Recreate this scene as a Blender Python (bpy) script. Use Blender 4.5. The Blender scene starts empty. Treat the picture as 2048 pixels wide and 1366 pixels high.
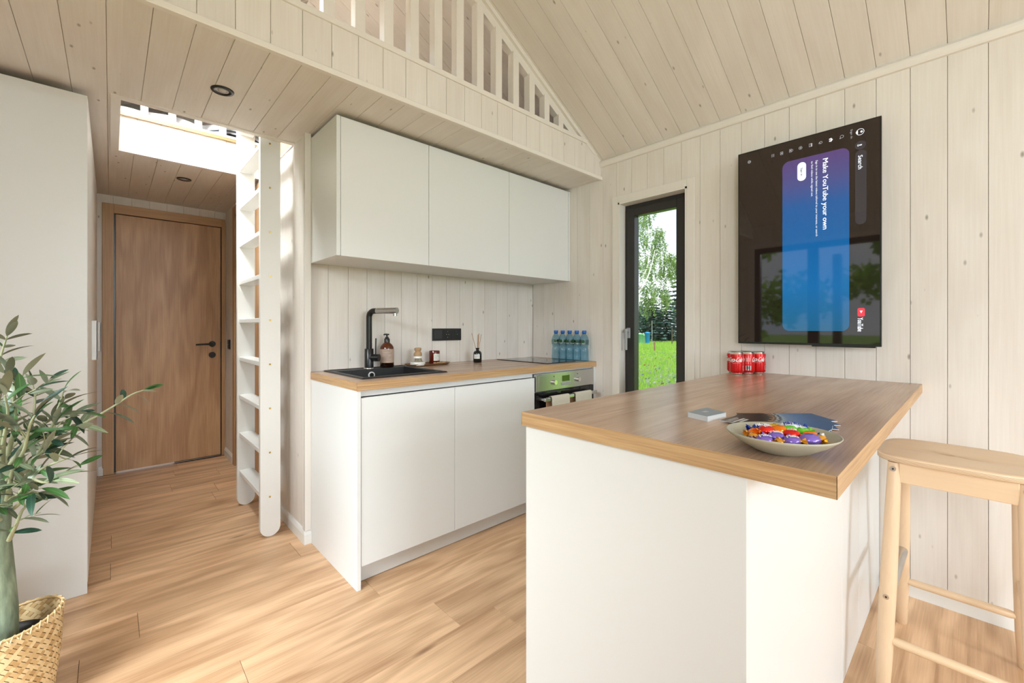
import bpy, bmesh, math, random
import numpy as np
from mathutils import Vector, Matrix
random.seed(7)
R_ = random.Random(11)
PI = math.pi

# ------------------------------------------------------------------ camera
sc = bpy.context.scene
COL = sc.collection
CAM_H = 1.161
TH = math.atan((1024 - 221) / 862.0)
cam = bpy.data.cameras.new('camera'); camo = bpy.data.objects.new('camera', cam)
COL.objects.link(camo)
camo.location = (0, 0, CAM_H)
camo.rotation_euler = (PI / 2, 0, -TH)
cam.sensor_width = 36.0
cam.lens = 862.0 / 2048 * 36
cam.shift_y = -(683 - 654) / 2048.0
cam.clip_start = 0.02; cam.clip_end = 500
sc.camera = camo

# ------------------------------------------------------------------ view
sc.view_settings.view_transform = 'Standard'
sc.view_settings.look = 'None'
sc.view_settings.exposure = 0.33
sc.view_settings.gamma = 1.0
sc.view_settings.use_curve_mapping = False

# ------------------------------------------------------------------ sky: pale blue with soft cloud, same all round
w = bpy.data.worlds.new('sky'); sc.world = w; w.use_nodes = True
nt = w.node_tree; nt.nodes.clear()
o = nt.nodes.new('ShaderNodeOutputWorld'); bg = nt.nodes.new('ShaderNodeBackground')
tc = nt.nodes.new('ShaderNodeTexCoord'); nz = nt.nodes.new('ShaderNodeTexNoise')
nz.inputs['Scale'].default_value = 2.6; nz.inputs['Detail'].default_value = 7; nz.inputs['Roughness'].default_value = .6
mp = nt.nodes.new('ShaderNodeMapping'); mp.inputs['Scale'].default_value = (1, 1, 2.2)
cr = nt.nodes.new('ShaderNodeValToRGB')
cr.color_ramp.elements[0].position = .30; cr.color_ramp.elements[0].color = (.52, .66, .86, 1)
cr.color_ramp.elements[1].position = .58; cr.color_ramp.elements[1].color = (.90, .93, .97, 1)
nt.links.new(tc.outputs['Generated'], mp.inputs[0]); nt.links.new(mp.outputs[0], nz.inputs['Vector'])
nt.links.new(nz.outputs['Fac'], cr.inputs[0]); nt.links.new(cr.outputs[0], bg.inputs[0])
bg.inputs[1].default_value = 1.25
nt.links.new(bg.outputs[0], o.inputs[0])

def area(name, loc, rot, sx, sy, power, col=(1, 1, 1)):
    l = bpy.data.lights.new(name, 'AREA'); l.shape = 'RECTANGLE'; l.size = sx; l.size_y = sy
    l.energy = power; l.color = col
    ob = bpy.data.objects.new(name, l); COL.objects.link(ob)
    ob.location = loc; ob.rotation_euler = rot
    return ob
# daylight entering through the glazing behind the camera, the skylight over the ladder, and the glazed door on the left; gable and side lamps are added fill
area('daylight_front_window', (.1, -6.2, 2.9), (PI / 2 - .30, 0, -.08), 3.6, 2.4, 610, (.80, .90, 1.0))
area('fill_gable', (0.93, -4.52, 2.68), (PI / 2, 0, 0), 1.1, .33, 5, (.85, .93, 1.0))  # weak fill added for the loft front, no real source there
area('daylight_skylight', (-.13, 2.80, 3.06), (0, -math.radians(14), 0), .70, .84, 108, (.93, .97, 1.0))
area('fill_side', (-1.15, -1.2, 1.45), (0, -math.radians(90), 0), 1.3, 1.1, 54, (.82, .91, 1.0))  # added fill from an unseen side, brightens right wall and ceiling
dl0 = area('daylight_left_door', (-3.6, -.1, 3.5), (0, 0, 0), 3.2, 2.0, 530, (.86, .93, 1.0))
dl0.rotation_euler = (Vector((.35, 1.35, .4))-dl0.location).to_track_quat('-Z', 'Y').to_euler()
area('daylight_hall', (.2, 5.2, .6), (-PI / 2, 0, 0), .8, .8, 6, (1, 1, 1))

sun = bpy.data.lights.new('sun', 'SUN'); sun.energy = 4.2; sun.angle = math.radians(38); sun.color = (1, .985, .96)
suno = bpy.data.objects.new('sun', sun); COL.objects.link(suno)
suno.rotation_euler = Vector((.45, .52, -1.15)).to_track_quat('-Z', 'Y').to_euler()

# ------------------------------------------------------------------ geometry helpers
class MB:
    def __init__(s): s.v = []; s.f = []; s.m = []; s.sm = []
    def add(s, vs, fs, mi=0, smooth=False, M=None):
        b = len(s.v)
        for p in vs:
            p = Vector(p)
            if M is not None: p = M @ p
            s.v.append(tuple(p))
        for f in fs:
            s.f.append(tuple(b + i for i in f)); s.m.append(mi); s.sm.append(smooth)
        return s
    def box(s, x0, x1, y0, y1, z0, z1, mi=0, M=None):
        vs = [(x0,y0,z0),(x1,y0,z0),(x1,y1,z0),(x0,y1,z0),(x0,y0,z1),(x1,y0,z1),(x1,y1,z1),(x0,y1,z1)]
        return s.add(vs, [(0,3,2,1),(4,5,6,7),(0,1,5,4),(1,2,6,5),(2,3,7,6),(3,0,4,7)], mi, M=M)
    def rbox(s, x0, x1, y0, y1, z0, z1, r=.002, mi=0, M=None):
        # box with chamfered edges
        bm = bmesh.new()
        bmesh.ops.create_cube(bm, size=1)
        for v in bm.verts:
            v.co = Vector(((x0+x1)/2+v.co.x*(x1-x0), (y0+y1)/2+v.co.y*(y1-y0), (z0+z1)/2+v.co.z*(z1-z0)))
        bmesh.ops.bevel(bm, geom=list(bm.edges), offset=r, segments=2, profile=.5, affect='EDGES')
        s.bm(bm, mi, M=M); bm.free(); return s
    def bm(s, bm, mi=0, smooth=False, M=None):
        bm.verts.ensure_lookup_table(); bm.verts.index_update()
        return s.add([v.co.copy() for v in bm.verts], [[v.index for v in f.verts] for f in bm.faces], mi, smooth, M)
    def prism(s, poly, y0, y1, axis='y', mi=0, M=None, smooth=False):
        # poly list of 2D points; extruded along axis
        n = len(poly)
        def mk(p, h):
            a, b = p
            return {'y': (a, h, b), 'x': (h, a, b), 'z': (a, b, h)}[axis]
        vs = [mk(p, y0) for p in poly] + [mk(p, y1) for p in poly]
        fs = [(i, (i+1) % n, n+(i+1) % n, n+i) for i in range(n)]
        s.add(vs, fs, mi, smooth, M)
        s.add(vs, [tuple(range(n-1, -1, -1)), tuple(range(n, 2*n))], mi, False, M)
        return s
    def tube(s, pts, rad, n=12, mi=0, cap=True, M=None, flat=1.0):
        pts = [Vector(p) for p in pts]
        if not hasattr(rad, '__len__'): rad = [rad]*len(pts)
        vs = []; prev = None
        for i, p in enumerate(pts):
            if i == 0: t = pts[1]-p
            elif i == len(pts)-1: t = p-pts[i-1]
            else: t = (pts[i+1]-p).normalized()+(p-pts[i-1]).normalized()
            t.normalize()
            if prev is None:
                a = Vector((0,0,1)) if abs(t.z) < .9 else Vector((1,0,0))
                u = t.cross(a).normalized()
            else:
                u = (prev-t*prev.dot(t)).normalized()
            prev = u; v = t.cross(u)
            for k in range(n):
                a = 2*PI*k/n
                vs.append(p+u*math.cos(a)*rad[i]+v*math.sin(a)*rad[i]*flat)
        fs = []
        for i in range(len(pts)-1):
            for k in range(n):
                fs.append((i*n+k, i*n+(k+1) % n, (i+1)*n+(k+1) % n, (i+1)*n+k))
        s.add(vs, fs, mi, True, M)
        if cap:
            s.add(vs[:n], [tuple(range(n-1,-1,-1))], mi, False, M)
            s.add(vs[-n:], [tuple(range(n))], mi, False, M)
        return s
    def lathe(s, prof, n=32, mi=0, M=None, smooth=True, capb=True, capt=True, sx=1, sy=1):
        vs = []
        for r, z in prof:
            for k in range(n):
                a = 2*PI*k/n; vs.append((r*math.cos(a)*sx, r*math.sin(a)*sy, z))
        fs = []
        for i in range(len(prof)-1):
            for k in range(n):
                fs.append((i*n+k, i*n+(k+1) % n, (i+1)*n+(k+1) % n, (i+1)*n+k))
        s.add(vs, fs, mi, smooth, M)
        if capb and prof[0][0] > 1e-5: s.add(vs[:n], [tuple(range(n-1,-1,-1))], mi, False, M)
        if capt and prof[-1][0] > 1e-5: s.add(vs[-n:], [tuple(range(n))], mi, False, M)
        return s
    def mesh(s, name, mats):
        me = bpy.data.meshes.new(name); me.from_pydata(s.v, [], s.f)
        for m in (mats if isinstance(mats, (list, tuple)) else [mats]): me.materials.append(m)
        me.polygons.foreach_set('material_index', s.m); me.polygons.foreach_set('use_smooth', s.sm)
        me.update(); return me
    def build(s, name, mats, parent=None, M=None):
        return link(name, s.mesh(name, mats), parent, M)

def link(name, me, parent=None, M=None):
    ob = bpy.data.objects.new(name, me); COL.objects.link(ob)
    if parent is not None: ob.parent = parent
    if M is not None: ob.matrix_local = M
    return ob
def tag(ob, label=None, cat=None, group=None, kind=None):
    if label: ob['label'] = label
    if cat: ob['category'] = cat
    if group: ob['group'] = group
    if kind: ob['kind'] = kind
    return ob
def thing(name, label, cat, loc=(0,0,0), group=None, rz=0):
    e = bpy.data.objects.new(name, None); COL.objects.link(e); e.location = loc; e.rotation_euler = (0,0,rz)
    e.empty_display_size = .05
    return tag(e, label, cat, group)
def copy_tree(ob, parent=None):
    c = ob.copy(); COL.objects.link(c)
    if parent is not None: c.parent = parent
    for ch in list(ob.children): copy_tree(ch, c)
    return c
T = Matrix.Translation
def frame(o, ax, ay, az):
    ax, ay, az = Vector(ax), Vector(ay), Vector(az)
    M = Matrix.Identity(4)
    for i in range(3):
        M[i][0], M[i][1], M[i][2], M[i][3] = ax[i], ay[i], az[i], o[i]
    return M

# ------------------------------------------------------------------ materials
def newmat(name):
    m = bpy.data.materials.new(name); m.use_nodes = True
    n = m.node_tree; b = n.nodes['Principled BSDF']
    return m, n, b
def N(nt, t, **kw):
    n = nt.nodes.new(t)
    for k, v in kw.items():
        if k in n.inputs: n.inputs[k].default_value = v
        else: setattr(n, k, v)
    return n
def L(nt, a, b): nt.links.new(a, b)
def plain(name, col, rough=.5, metal=0, spec=.5, bump=0, bscale=200, var=0.0, **kw):
    m, n, b = newmat(name)
    b.inputs['Base Color'].default_value = (*col, 1); b.inputs['Roughness'].default_value = rough
    b.inputs['Metallic'].default_value = metal; b.inputs['Specular IOR Level'].default_value = spec
    for k, v in kw.items(): b.inputs[k].default_value = v
    tc = N(n, 'ShaderNodeTexCoord')
    nz = N(n, 'ShaderNodeTexNoise', Scale=bscale, Detail=3.0); L(n, tc.outputs['Object'], nz.inputs['Vector'])
    if bump:
        bp = N(n, 'ShaderNodeBump', Strength=bump, Distance=.001); L(n, nz.outputs['Fac'], bp.inputs['Height'])
        L(n, bp.outputs[0], b.inputs['Normal'])
    if var:
        nz2 = N(n, 'ShaderNodeTexNoise', Scale=bscale*.3, Detail=2.0); L(n, tc.outputs['Object'], nz2.inputs['Vector'])
        mx = N(n, 'ShaderNodeMixRGB', blend_type='MIX'); L(n, nz2.outputs['Fac'], mx.inputs[0])
        mx.inputs[1].default_value = (*[c*(1-var) for c in col], 1); mx.inputs[2].default_value = (*[min(1, c*(1+var)) for c in col], 1)
        L(n, mx.outputs[0], b.inputs['Base Color'])
    return m

def wood(name, base, dark, knot=None, axis='y', rough=.55, gs=1.0, knots=True, vary=.05, contrast=.35, cath=0.0, coat=0.0, bump=.15, big=.3, rings=26.0, kn=(6.2, 14.0)):
    """grain runs along local `axis`; every object gets its own offset"""
    m, n, b = newmat(name)
    tc = N(n, 'ShaderNodeTexCoord'); oi = N(n, 'ShaderNodeObjectInfo')
    mul = N(n, 'ShaderNodeVectorMath', operation='MULTIPLY_ADD')
    cmb = N(n, 'ShaderNodeCombineXYZ')
    for i in range(3): L(n, oi.outputs['Random'], cmb.inputs[i])
    L(n, cmb.outputs[0], mul.inputs[0]); mul.inputs[1].default_value = (37.0, 61.0, 23.0)
    L(n, tc.outputs['Object'], mul.inputs[2])
    P = mul.outputs[0]
    def mapped(sa, sc_):
        s = {'x': (sa, sc_, sc_), 'y': (sc_, sa, sc_), 'z': (sc_, sc_, sa)}[axis]
        mm = N(n, 'ShaderNodeMapping'); mm.inputs['Scale'].default_value = s; L(n, P, mm.inputs[0]); return mm.outputs[0]
    # warped rings -> cathedral grain
    wz = N(n, 'ShaderNodeTexNoise', Scale=1.0, Detail=2.0, Roughness=.5); L(n, mapped(1.1, 6*gs), wz.inputs['Vector'])
    ring = N(n, 'ShaderNodeMath', operation='MULTIPLY'); L(n, wz.outputs['Fac'], ring.inputs[0]); ring.inputs[1].default_value = rings
    sn = N(n, 'ShaderNodeMath', operation='SINE'); L(n, ring.outputs[0], sn.inputs[0])
    fine = N(n, 'ShaderNodeTexNoise', Scale=1.0, Detail=4.0, Roughness=.65); L(n, mapped(3.5, 160*gs), fine.inputs['Vector'])
    bigv = N(n, 'ShaderNodeTexNoise', Scale=1.0, Detail=3.0, Roughness=.55); L(n, mapped(1.3, 11*gs), bigv.inputs['Vector'])
    def rng(sock, a, b_, c=0., d=1.):
        r = N(n, 'ShaderNodeMapRange'); L(n, sock, r.inputs[0])
        for i, v in zip((1, 2, 3, 4), (a, b_, c, d)): r.inputs[i].default_value = v
        return r.outputs[0]
    def mth(op, a, b_):
        q = N(n, 'ShaderNodeMath', operation=op)
        for i, v in enumerate((a, b_)):
            if isinstance(v, (int, float)): q.inputs[i].default_value = v
            else: L(n, v, q.inputs[i])
        return q.outputs[0]
    f = mth('ADD', mth('MULTIPLY', rng(fine.outputs['Fac'], .3, .7), contrast),
            mth('ADD', mth('MULTIPLY', rng(sn.outputs[0], -1, 1), cath), mth('MULTIPLY', rng(bigv.outputs['Fac'], .35, .7), big)))
    mx = N(n, 'ShaderNodeMixRGB'); L(n, f, mx.inputs[0])
    mx.inputs[1].default_value = (*base, 1); mx.inputs[2].default_value = (*dark, 1)
    out = mx.outputs[0]
    if knots:
        vo = N(n, 'ShaderNodeTexVoronoi', Scale=1.0); vo.inputs['Randomness'].default_value = 1
        L(n, mapped(*kn), vo.inputs['Vector'])
        k = rng(vo.outputs['Distance'], .03, .095, 1, 0)
        km = N(n, 'ShaderNodeMixRGB'); L(n, mth('MULTIPLY', k, .7), km.inputs[0]); L(n, out, km.inputs[1])
        km.inputs[2].default_value = (*(knot or dark), 1); out = km.outputs[0]
    hv = N(n, 'ShaderNodeHueSaturation'); L(n, rng(oi.outputs['Random'], 0, 1, 1-vary, 1+vary), hv.inputs['Value'])
    L(n, out, hv.inputs['Color']); L(n, hv.outputs[0], b.inputs['Base Color'])
    b.inputs['Roughness'].default_value = rough
    if coat: b.inputs['Coat Weight'].default_value = coat; b.inputs['Coat Roughness'].default_value = .25
    bp = N(n, 'ShaderNodeBump', Strength=bump, Distance=.0006); L(n, fine.outputs['Fac'], bp.inputs['Height'])
    L(n, bp.outputs[0], b.inputs['Normal'])
    return m

M_pine = wood('whitewashed_pine', (.815, .764, .712), (.69, .615, .545), knot=(.16, .12, .085), contrast=.34, cath=.24, big=.16, vary=.022, gs=.8)
M_pine_gap = plain('pine_tongue', (.50, .34, .20), .8)
M_pine_trim = wood('pine_trim', (.82, .77, .715), (.73, .67, .60), knots=False, contrast=.22, big=.15, vary=.02)
M_pine_trim_x = wood('pine_trim_x', (.82, .77, .715), (.73, .67, .60), axis='x', knots=False, contrast=.22, big=.15, vary=.02)
M_pine_trim_z = wood('pine_trim_z', (.82, .77, .715), (.73, .67, .60), axis='z', knots=False, contrast=.22, big=.15, vary=.02)
M_paint = plain('white_painted_wood', (.80, .79, .76), .38, bump=.05, bscale=60)
M_oakfloor = wood('oak_laminate_floor', (.86, .57, .345), (.38, .20, .095), knot=(.20, .10, .05), kn=(1.6, 7.0), axis='x', rough=.40, contrast=.30, cath=.30, big=.44, vary=.06, gs=1.0, bump=.08, knots=True, rings=34.0)
M_floorgap = plain('floor_joint', (.16, .09, .045), .8)
M_oaktop = wood('oak_laminate_top', (.60, .42, .29), (.31, .17, .10), axis='x', rough=.25, contrast=.42, cath=.22, big=.26, vary=0, knots=False, bump=.25, gs=1.1)
M_oakedge_x = wood('oak_edge_x', (.64, .42, .22), (.34, .18, .075), axis='x', rough=.45, contrast=.75, cath=.1, big=.15, vary=0, knots=False)
M_oakedge_y = wood('oak_edge_y', (.64, .42, .22), (.34, .18, .075), axis='y', rough=.45, contrast=.75, cath=.1, big=.15, vary=0, knots=False)
M_oakdoor = wood('oak_veneer_door', (.68, .42, .225), (.38, .195, .09), axis='z', rough=.42, contrast=.55, cath=.36, big=.2, vary=.02, knots=False, gs=1.2)
M_oakcase = wood('oak_veneer_casing', (.60, .37, .19), (.38, .20, .09), axis='z', rough=.45, contrast=.5, cath=.15, big=.2, vary=.03, knots=False, gs=1.2)
M_birch = wood('birch_ply', (.80, .60, .40), (.70, .48, .29), axis='y', rough=.38, contrast=.22, cath=.22, big=.25, vary=.01, knots=False, gs=1.3)
M_birch_z = wood('birch_leg', (.76, .56, .37), (.66, .44, .27), axis='z', rough=.38, contrast=.25, cath=.15, big=.25, vary=.02, knots=False, gs=1.3)
M_plyedge = plain('ply_edge_dark', (.45, .27, .15), .6)
M_front = plain('matt_white_laminate', (.77, .775, .768), .33, bump=.03, bscale=900)
M_panel = plain('matt_white_panel', (.755, .752, .74), .36, bump=.03, bscale=900)
M_dark = plain('anthracite_frame', (.022, .020, .019), .38, bump=.05, bscale=300)
M_black = plain('black_metal', (.010, .010, .010), .28)
M_blackmat = plain('black_composite', (.012, .012, .013), .42, bump=.15, bscale=900)
M_steel = plain('brushed_steel', (.56, .56, .55), .27, metal=1, bump=.08, bscale=500)
M_chrome = plain('chrome', (.75, .75, .75), .09, metal=1)
M_brass = plain('brass', (.55, .40, .13), .25, metal=1)
M_darkglass = plain('black_glass', (.006, .006, .007), .04, spec=.6)
M_gray = plain('grey_plastic', (.35, .36, .36), .45)
M_white = plain('white_plastic', (.85, .85, .83), .35)

def glass(name, col=(1, 1, 1), rough=0.0, ior=1.45, thin=True, tint=0.0):
    """clear sheet glass: mostly transparent, fresnel reflection; lets light through"""
    m, n, b = newmat(name); n.nodes.remove(b)
    out = n.nodes['Material Output']
    tr = N(n, 'ShaderNodeBsdfTransparent'); tr.inputs[0].default_value = (*col, 1)
    gl = N(n, 'ShaderNodeBsdfGlossy'); gl.inputs['Roughness'].default_value = rough
    fr = N(n, 'ShaderNodeFresnel'); fr.inputs[0].default_value = ior
    ge = N(n, 'ShaderNodeNewGeometry'); fm = N(n, 'ShaderNodeMath', operation='SUBTRACT'); fm.inputs[0].default_value = 1.0; L(n, ge.outputs['Backfacing'], fm.inputs[1])
    f2 = N(n, 'ShaderNodeMath', operation='MULTIPLY'); L(n, fr.outputs[0], f2.inputs[0]); L(n, fm.outputs[0], f2.inputs[1])
    mx = N(n, 'ShaderNodeMixShader'); L(n, f2.outputs[0], mx.inputs[0]); L(n, tr.outputs[0], mx.inputs[1]); L(n, gl.outputs[0], mx.inputs[2])
    L(n, mx.outputs[0], out.inputs[0]); return m
M_glass = glass('window_glass', (.97, .98, .97))
M_petblue = glass('blue_tinted_bottle', (.64, .81, .89), .06, 1.4)
def screen(name, col, st):
    m, n, b = newmat(name)
    b.inputs['Base Color'].default_value = (*[c*.2 for c in col], 1); b.inputs['Roughness'].default_value = .05
    b.inputs['Emission Color'].default_value = (*col, 1); b.inputs['Emission Strength'].default_value = st
    return m
M_scr_text = screen('screen_text', (.92, .95, 1), .85)
M_scr_dim = screen('screen_dim', (.62, .62, .66), .5)
M_scr_pill = screen('screen_pill', (.055, .05, .055), .6)
M_scr_red = screen('screen_red', (.9, .03, .05), .8)
M_scr_bg = screen('screen_dark', (.016, .011, .009), .6)

# ------------------------------------------------------------------ text
_tcache = {}
def text_mesh(body):
    if body in _tcache: return _tcache[body]
    cu = bpy.data.curves.new('txt', 'FONT'); cu.body = body; cu.size = 1; cu.resolution_u = 2
    ob = bpy.data.objects.new('txt', cu)
    me = ob.to_mesh()
    vs = [v.co.copy() for v in me.vertices]; fs = [tuple(p.vertices) for p in me.polygons]
    ob.to_mesh_clear(); bpy.data.objects.remove(ob); bpy.data.curves.remove(cu)
    xs = [v.x for v in vs]; x0 = min(xs); wd = max(xs)-x0
    vs = [Vector(((v.x-x0)/wd, v.y, 0)) for v in vs]
    _tcache[body] = (vs, fs, wd); return _tcache[body]
def add_text(mb, body, o, right, up, width, height, mi=0, shear=0.0, bend=None, bold=0.0):
    """text spanning `width` along right, cap height `height` along up"""
    vs, fs, wd = text_mesh(body)
    o = Vector(o); right = Vector(right); up = Vector(up)
    for k in ([0] if not bold else [-1, 0, 1]):
        out = []
        for v in vs:
            a = v.x*width + shear*v.y*height/.72 + k*bold; c = v.y/.72*height
            out.append(bend(a, c) if bend else o+right*a+up*c)
        mb.add(out, fs, mi)
def rrect(mb, o, right, up, w_, h, r, mi=0, seg=5, off=0):
    o = Vector(o); right = Vector(right); up = Vector(up); nrm = right.cross(up).normalized()
    pts = []
    for cx, cy, a0 in ((w_-r, r, -90), (w_-r, h-r, 0), (r, h-r, 90), (r, r, 180)):
        for i in range(seg+1):
            a = math.radians(a0+90*i/seg); pts.append(o+right*(cx+r*math.cos(a))+up*(cy+r*math.sin(a))+nrm*off)
    mb.add(pts, [tuple(range(len(pts)))], mi)

# ------------------------------------------------------------------ the shell
XR, XL, Y0, Y1, RX, SL = 2.535, -.67, -4.4, 4.65, .93, .577
ZE = 2.335; ZR = ZE+SL*(XR-RX)
PW = .1133
def struct(name, mb, mat, M=None):
    ob = mb.build(name, mat, None, M); ob['kind'] = 'structure'; return ob

_bm_cache = {}
def board_mesh(wd, ln, t=.008, gl=True, gr=True, g=.0007, c=.0012, mat=None, mats=None, axis='y', top=None):
    """board with chamfered long edges; local x across, y along, z towards the viewer. top=(za,zb) extra length slope at the far end"""
    key = (round(wd, 4), round(ln, 4), t, gl, gr, mat.name, top and tuple(round(q, 4) for q in top))
    if key in _bm_cache: return _bm_cache[key]
    a = g if gl else 0; ac = c if gl else 0; b = g if gr else 0; bc = c if gr else 0
    prof = [(a, -t), (a, -ac if gl else 0)]
    if gl: prof.append((a+ac, 0))
    if gr: prof.append((wd-b-bc, 0))
    prof += [(wd-b, -bc if gr else 0), (wd-b, -t)]
    n = len(prof)
    def L_(x): return ln if not top else top[0]+(top[1]-top[0])*x/wd
    vs = [(x, 0, z) for x, z in prof]+[(x, L_(x), z) for x, z in prof]
    mb = MB()
    mb.add(vs, [(i, n+i, n+(i+1) % n, (i+1) % n) for i in range(n)]+[tuple(range(n)), tuple(range(2*n-1, n-1, -1))])
    me = mb.mesh('board', mat); _bm_cache[key] = me; return me

def board_field(parent, M, x0, x1, joints0, pitch, lo, hi, holes=(), mat=None, slope=None, name='board', t=.008, skip=None):
    """boards side by side along local x between x0,x1, running along y from lo to hi(x). holes=(xa,xb,ya,yb). """
    MP = parent.matrix_basis.inverted() @ M
    k = math.floor((x0-joints0)/pitch)
    edges = [x0]
    while True:
        k += 1; e = joints0+k*pitch
        if e >= x1-1e-4: break
        if e > x0+1e-4: edges.append(e)
    edges.append(x1)
    for a, b in zip(edges, edges[1:]):
        cuts = sorted({a, b} | {h[i] for h in holes for i in (0, 1) if a+1e-4 < h[i] < b-1e-4})
        for p, q in zip(cuts, cuts[1:]):
            if q-p < .002: continue
            segs = [(lo, None)]
            hs = sorted([h for h in holes if h[0] < (p+q)/2 < h[1]], key=lambda h: h[2])
            segs = []; cur = lo
            for h in hs:
                if h[2] > cur+1e-4: segs.append((cur, h[2], False))
                cur = max(cur, h[3])
            segs.append((cur, None, True))
            for s0, s1, last in segs:
                if last:
                    if slope:
                        za, zb = slope(p)-s0, slope(q)-s0
                        if max(za, zb) < .01: continue
                        me = board_mesh(q-p, 0, t, p == a, q == b, mat=mat, top=(max(za, 0), max(zb, 0)))
                    else:
                        if hi-s0 < .005: continue
                        me = board_mesh(q-p, hi-s0, t, p == a, q == b, mat=mat)
                else:
                    me = board_mesh(q-p, s1-s0, t, p == a, q == b, mat=mat)
                link(name, me, parent, MP @ T((p, s0, 0)))

def wall_slab(name, M, x0, x1, z0, z1, holes=(), th=.12, top=None):
    """solid behind the boards, local x along the wall, y up, z to the room (slab from z=-.006 back)"""
    mb = MB(); f = -.0065
    xs = sorted({x0, x1} | {h[i] for h in holes for i in (0, 1)})
    for a, b in zip(xs, xs[1:]):
        cur = z0
        for h in sorted([h for h in holes if h[0] < (a+b)/2 < h[1]], key=lambda h: h[2]):
            if h[2] > cur: mb.box(a, b, cur, h[2], f-th, f)
            cur = h[3]
        if top:
            for i in range(1):
                pts = [(a, cur), (b, cur)]
                ta, tb = top(a), top(b)
                poly = [(a, cur), (b, cur), (b, tb)]
                if a < RXL(name) < b: poly.append((RXL(name), top(RXL(name))))
                poly.append((a, ta))
                mb.prism(poly, f-th, f, axis='z')
        else: mb.box(a, b, cur, z1, f-th, f)
    return struct(name, mb, M_pine_gap, M)
RXC = {}
def RXL(n): return RXC.get(n, -99)

# floor
mb = MB(); mb.box(XL, XR, Y0, Y1+.3, -.12, -.0065)
floor = struct('floor', mb, M_floorgap)
FW = .1918
rowx = {0: .37, 2: .32, 4: .52, 6: .003, 8: 0.0, 10: .705, 11: .08, 13: .853, 14: .33, 16: 1.163, 17: .82}
rr = random.Random(5)
for k in range(-1, 47):
    ya = 4.43-FW*(k+1); yb = ya+FW
    if ya > 4.62: continue
    ya = max(ya, Y0); yb = min(yb, Y1+.02)
    if yb-ya < .02: continue
    xs0 = rowx.get(k, rr.uniform(-.4, .9)); xs = [xs0+1.38*j for j in range(-3, 4)]
    ed = [XL]+[x for x in xs if XL+.05 < x < XR-.05]+[XR]
    for a, b in zip(ed, ed[1:]):
        me = board_mesh(b-a, yb-ya, .010, mat=M_oakfloor, g=.0006, c=.0009)
        link('floor_plank', me, floor, T((a, ya, 0)))

# right wall: local x = +y world reversed so that normal = -X.  x_local = -Y, y_local = Z, z_local = -X
MR = frame((XR, 0, 0), (0, -1, 0), (0, 0, 1), (-1, 0, 0))
WY0, WY1, WZ1 = 1.175, 1.655, 2.005       # window opening on the right wall
wr = wall_slab('wall_right', MR, -Y1, -Y0, 0, ZE+.05, [(-WY1, -WY0, -1, WZ1)])
board_field(wr, MR, -2.47, -Y0, -.077, .1137, 0, ZE, [(-WY1, -WY0, -1, WZ1)], M_pine)
# kitchen back wall (faces the camera): x = X, y = Z, z = -Y
YB = 2.47
MB_ = frame((0, YB, 0), (1, 0, 0), (0, 0, 1), (0, -1, 0))
wb = wall_slab('wall_back', MB_, .79, XR, 0, 2.2)
board_field(wb, MB_, .79, XR, .893, PW, 0, 2.2, (), M_pine)
# hallway right wall (faces -X)
XH = .768
MH = frame((XH, 0, 0), (0, -1, 0), (0, 0, 1), (-1, 0, 0))
SD0, SD1, SDZ = 3.33, 4.22, 2.10    # side door opening
wh = wall_slab('wall_hall', MH, -Y1, -2.445, 0, 2.43, [(-SD1, -SD0, -1, SDZ)], th=.012)
board_field(wh, MH, -Y1, -2.445, -2.55, .1137, 0, 2.43, [(-SD1, -SD0, -1, SDZ)], M_pine)
# end wall
ME = frame((0, Y1, 0), (1, 0, 0), (0, 0, 1), (0, -1, 0))
HD0, HD1, HDZ = .020, .735, 2.065
RXC['wall_end'] = RX
def gz(x): return ZR-SL*abs(x-RX)
we = wall_slab('wall_end', ME, XL, XR, -.1, 0, [(HD0, HD1, -.1, HDZ)], top=lambda x: gz(x))
board_field(we, ME, XL, XR, .015, .1115, 0, 0, [(HD0, HD1, -1, HDZ)], M_pine, slope=gz)
# left wall (faces +X): x = Y, y = Z, z = X
MLf = frame((XL, 0, 0), (0, 1, 0), (0, 0, 1), (1, 0, 0))
LD0, LD1, LDZ = .55, 1.78, 2.08
LW0, LW1, LWa, LWb = -1.9, -.5, .85, 2.05
lh = [(LD0, LD1, -1, LDZ), (LW0, LW1, LWa, LWb)]
wl = wall_slab('wall_left', MLf, Y0, Y1, 0, ZE+.05, lh)
board_field(wl, MLf, Y0, Y1, .0, .1137, 0, ZE, lh, M_pine)
# front wall behind the camera (faces +Y): x=-X
MF = frame((0, Y0, 0), (-1, 0, 0), (0, 0, 1), (0, 1, 0))
RXC['wall_front'] = -RX
fh = [(-1.75, .55, -1, 2.2), (-1.5, -.36, 2.5, 2.84)]
wf = wall_slab('wall_front', MF, -XR, -XL, 0, 0, fh, top=lambda x: gz(-x))
board_field(wf, MF, -XR, -XL, 0, .1137, 0, 0, fh, M_pine, slope=lambda x: gz(-x))

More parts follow.
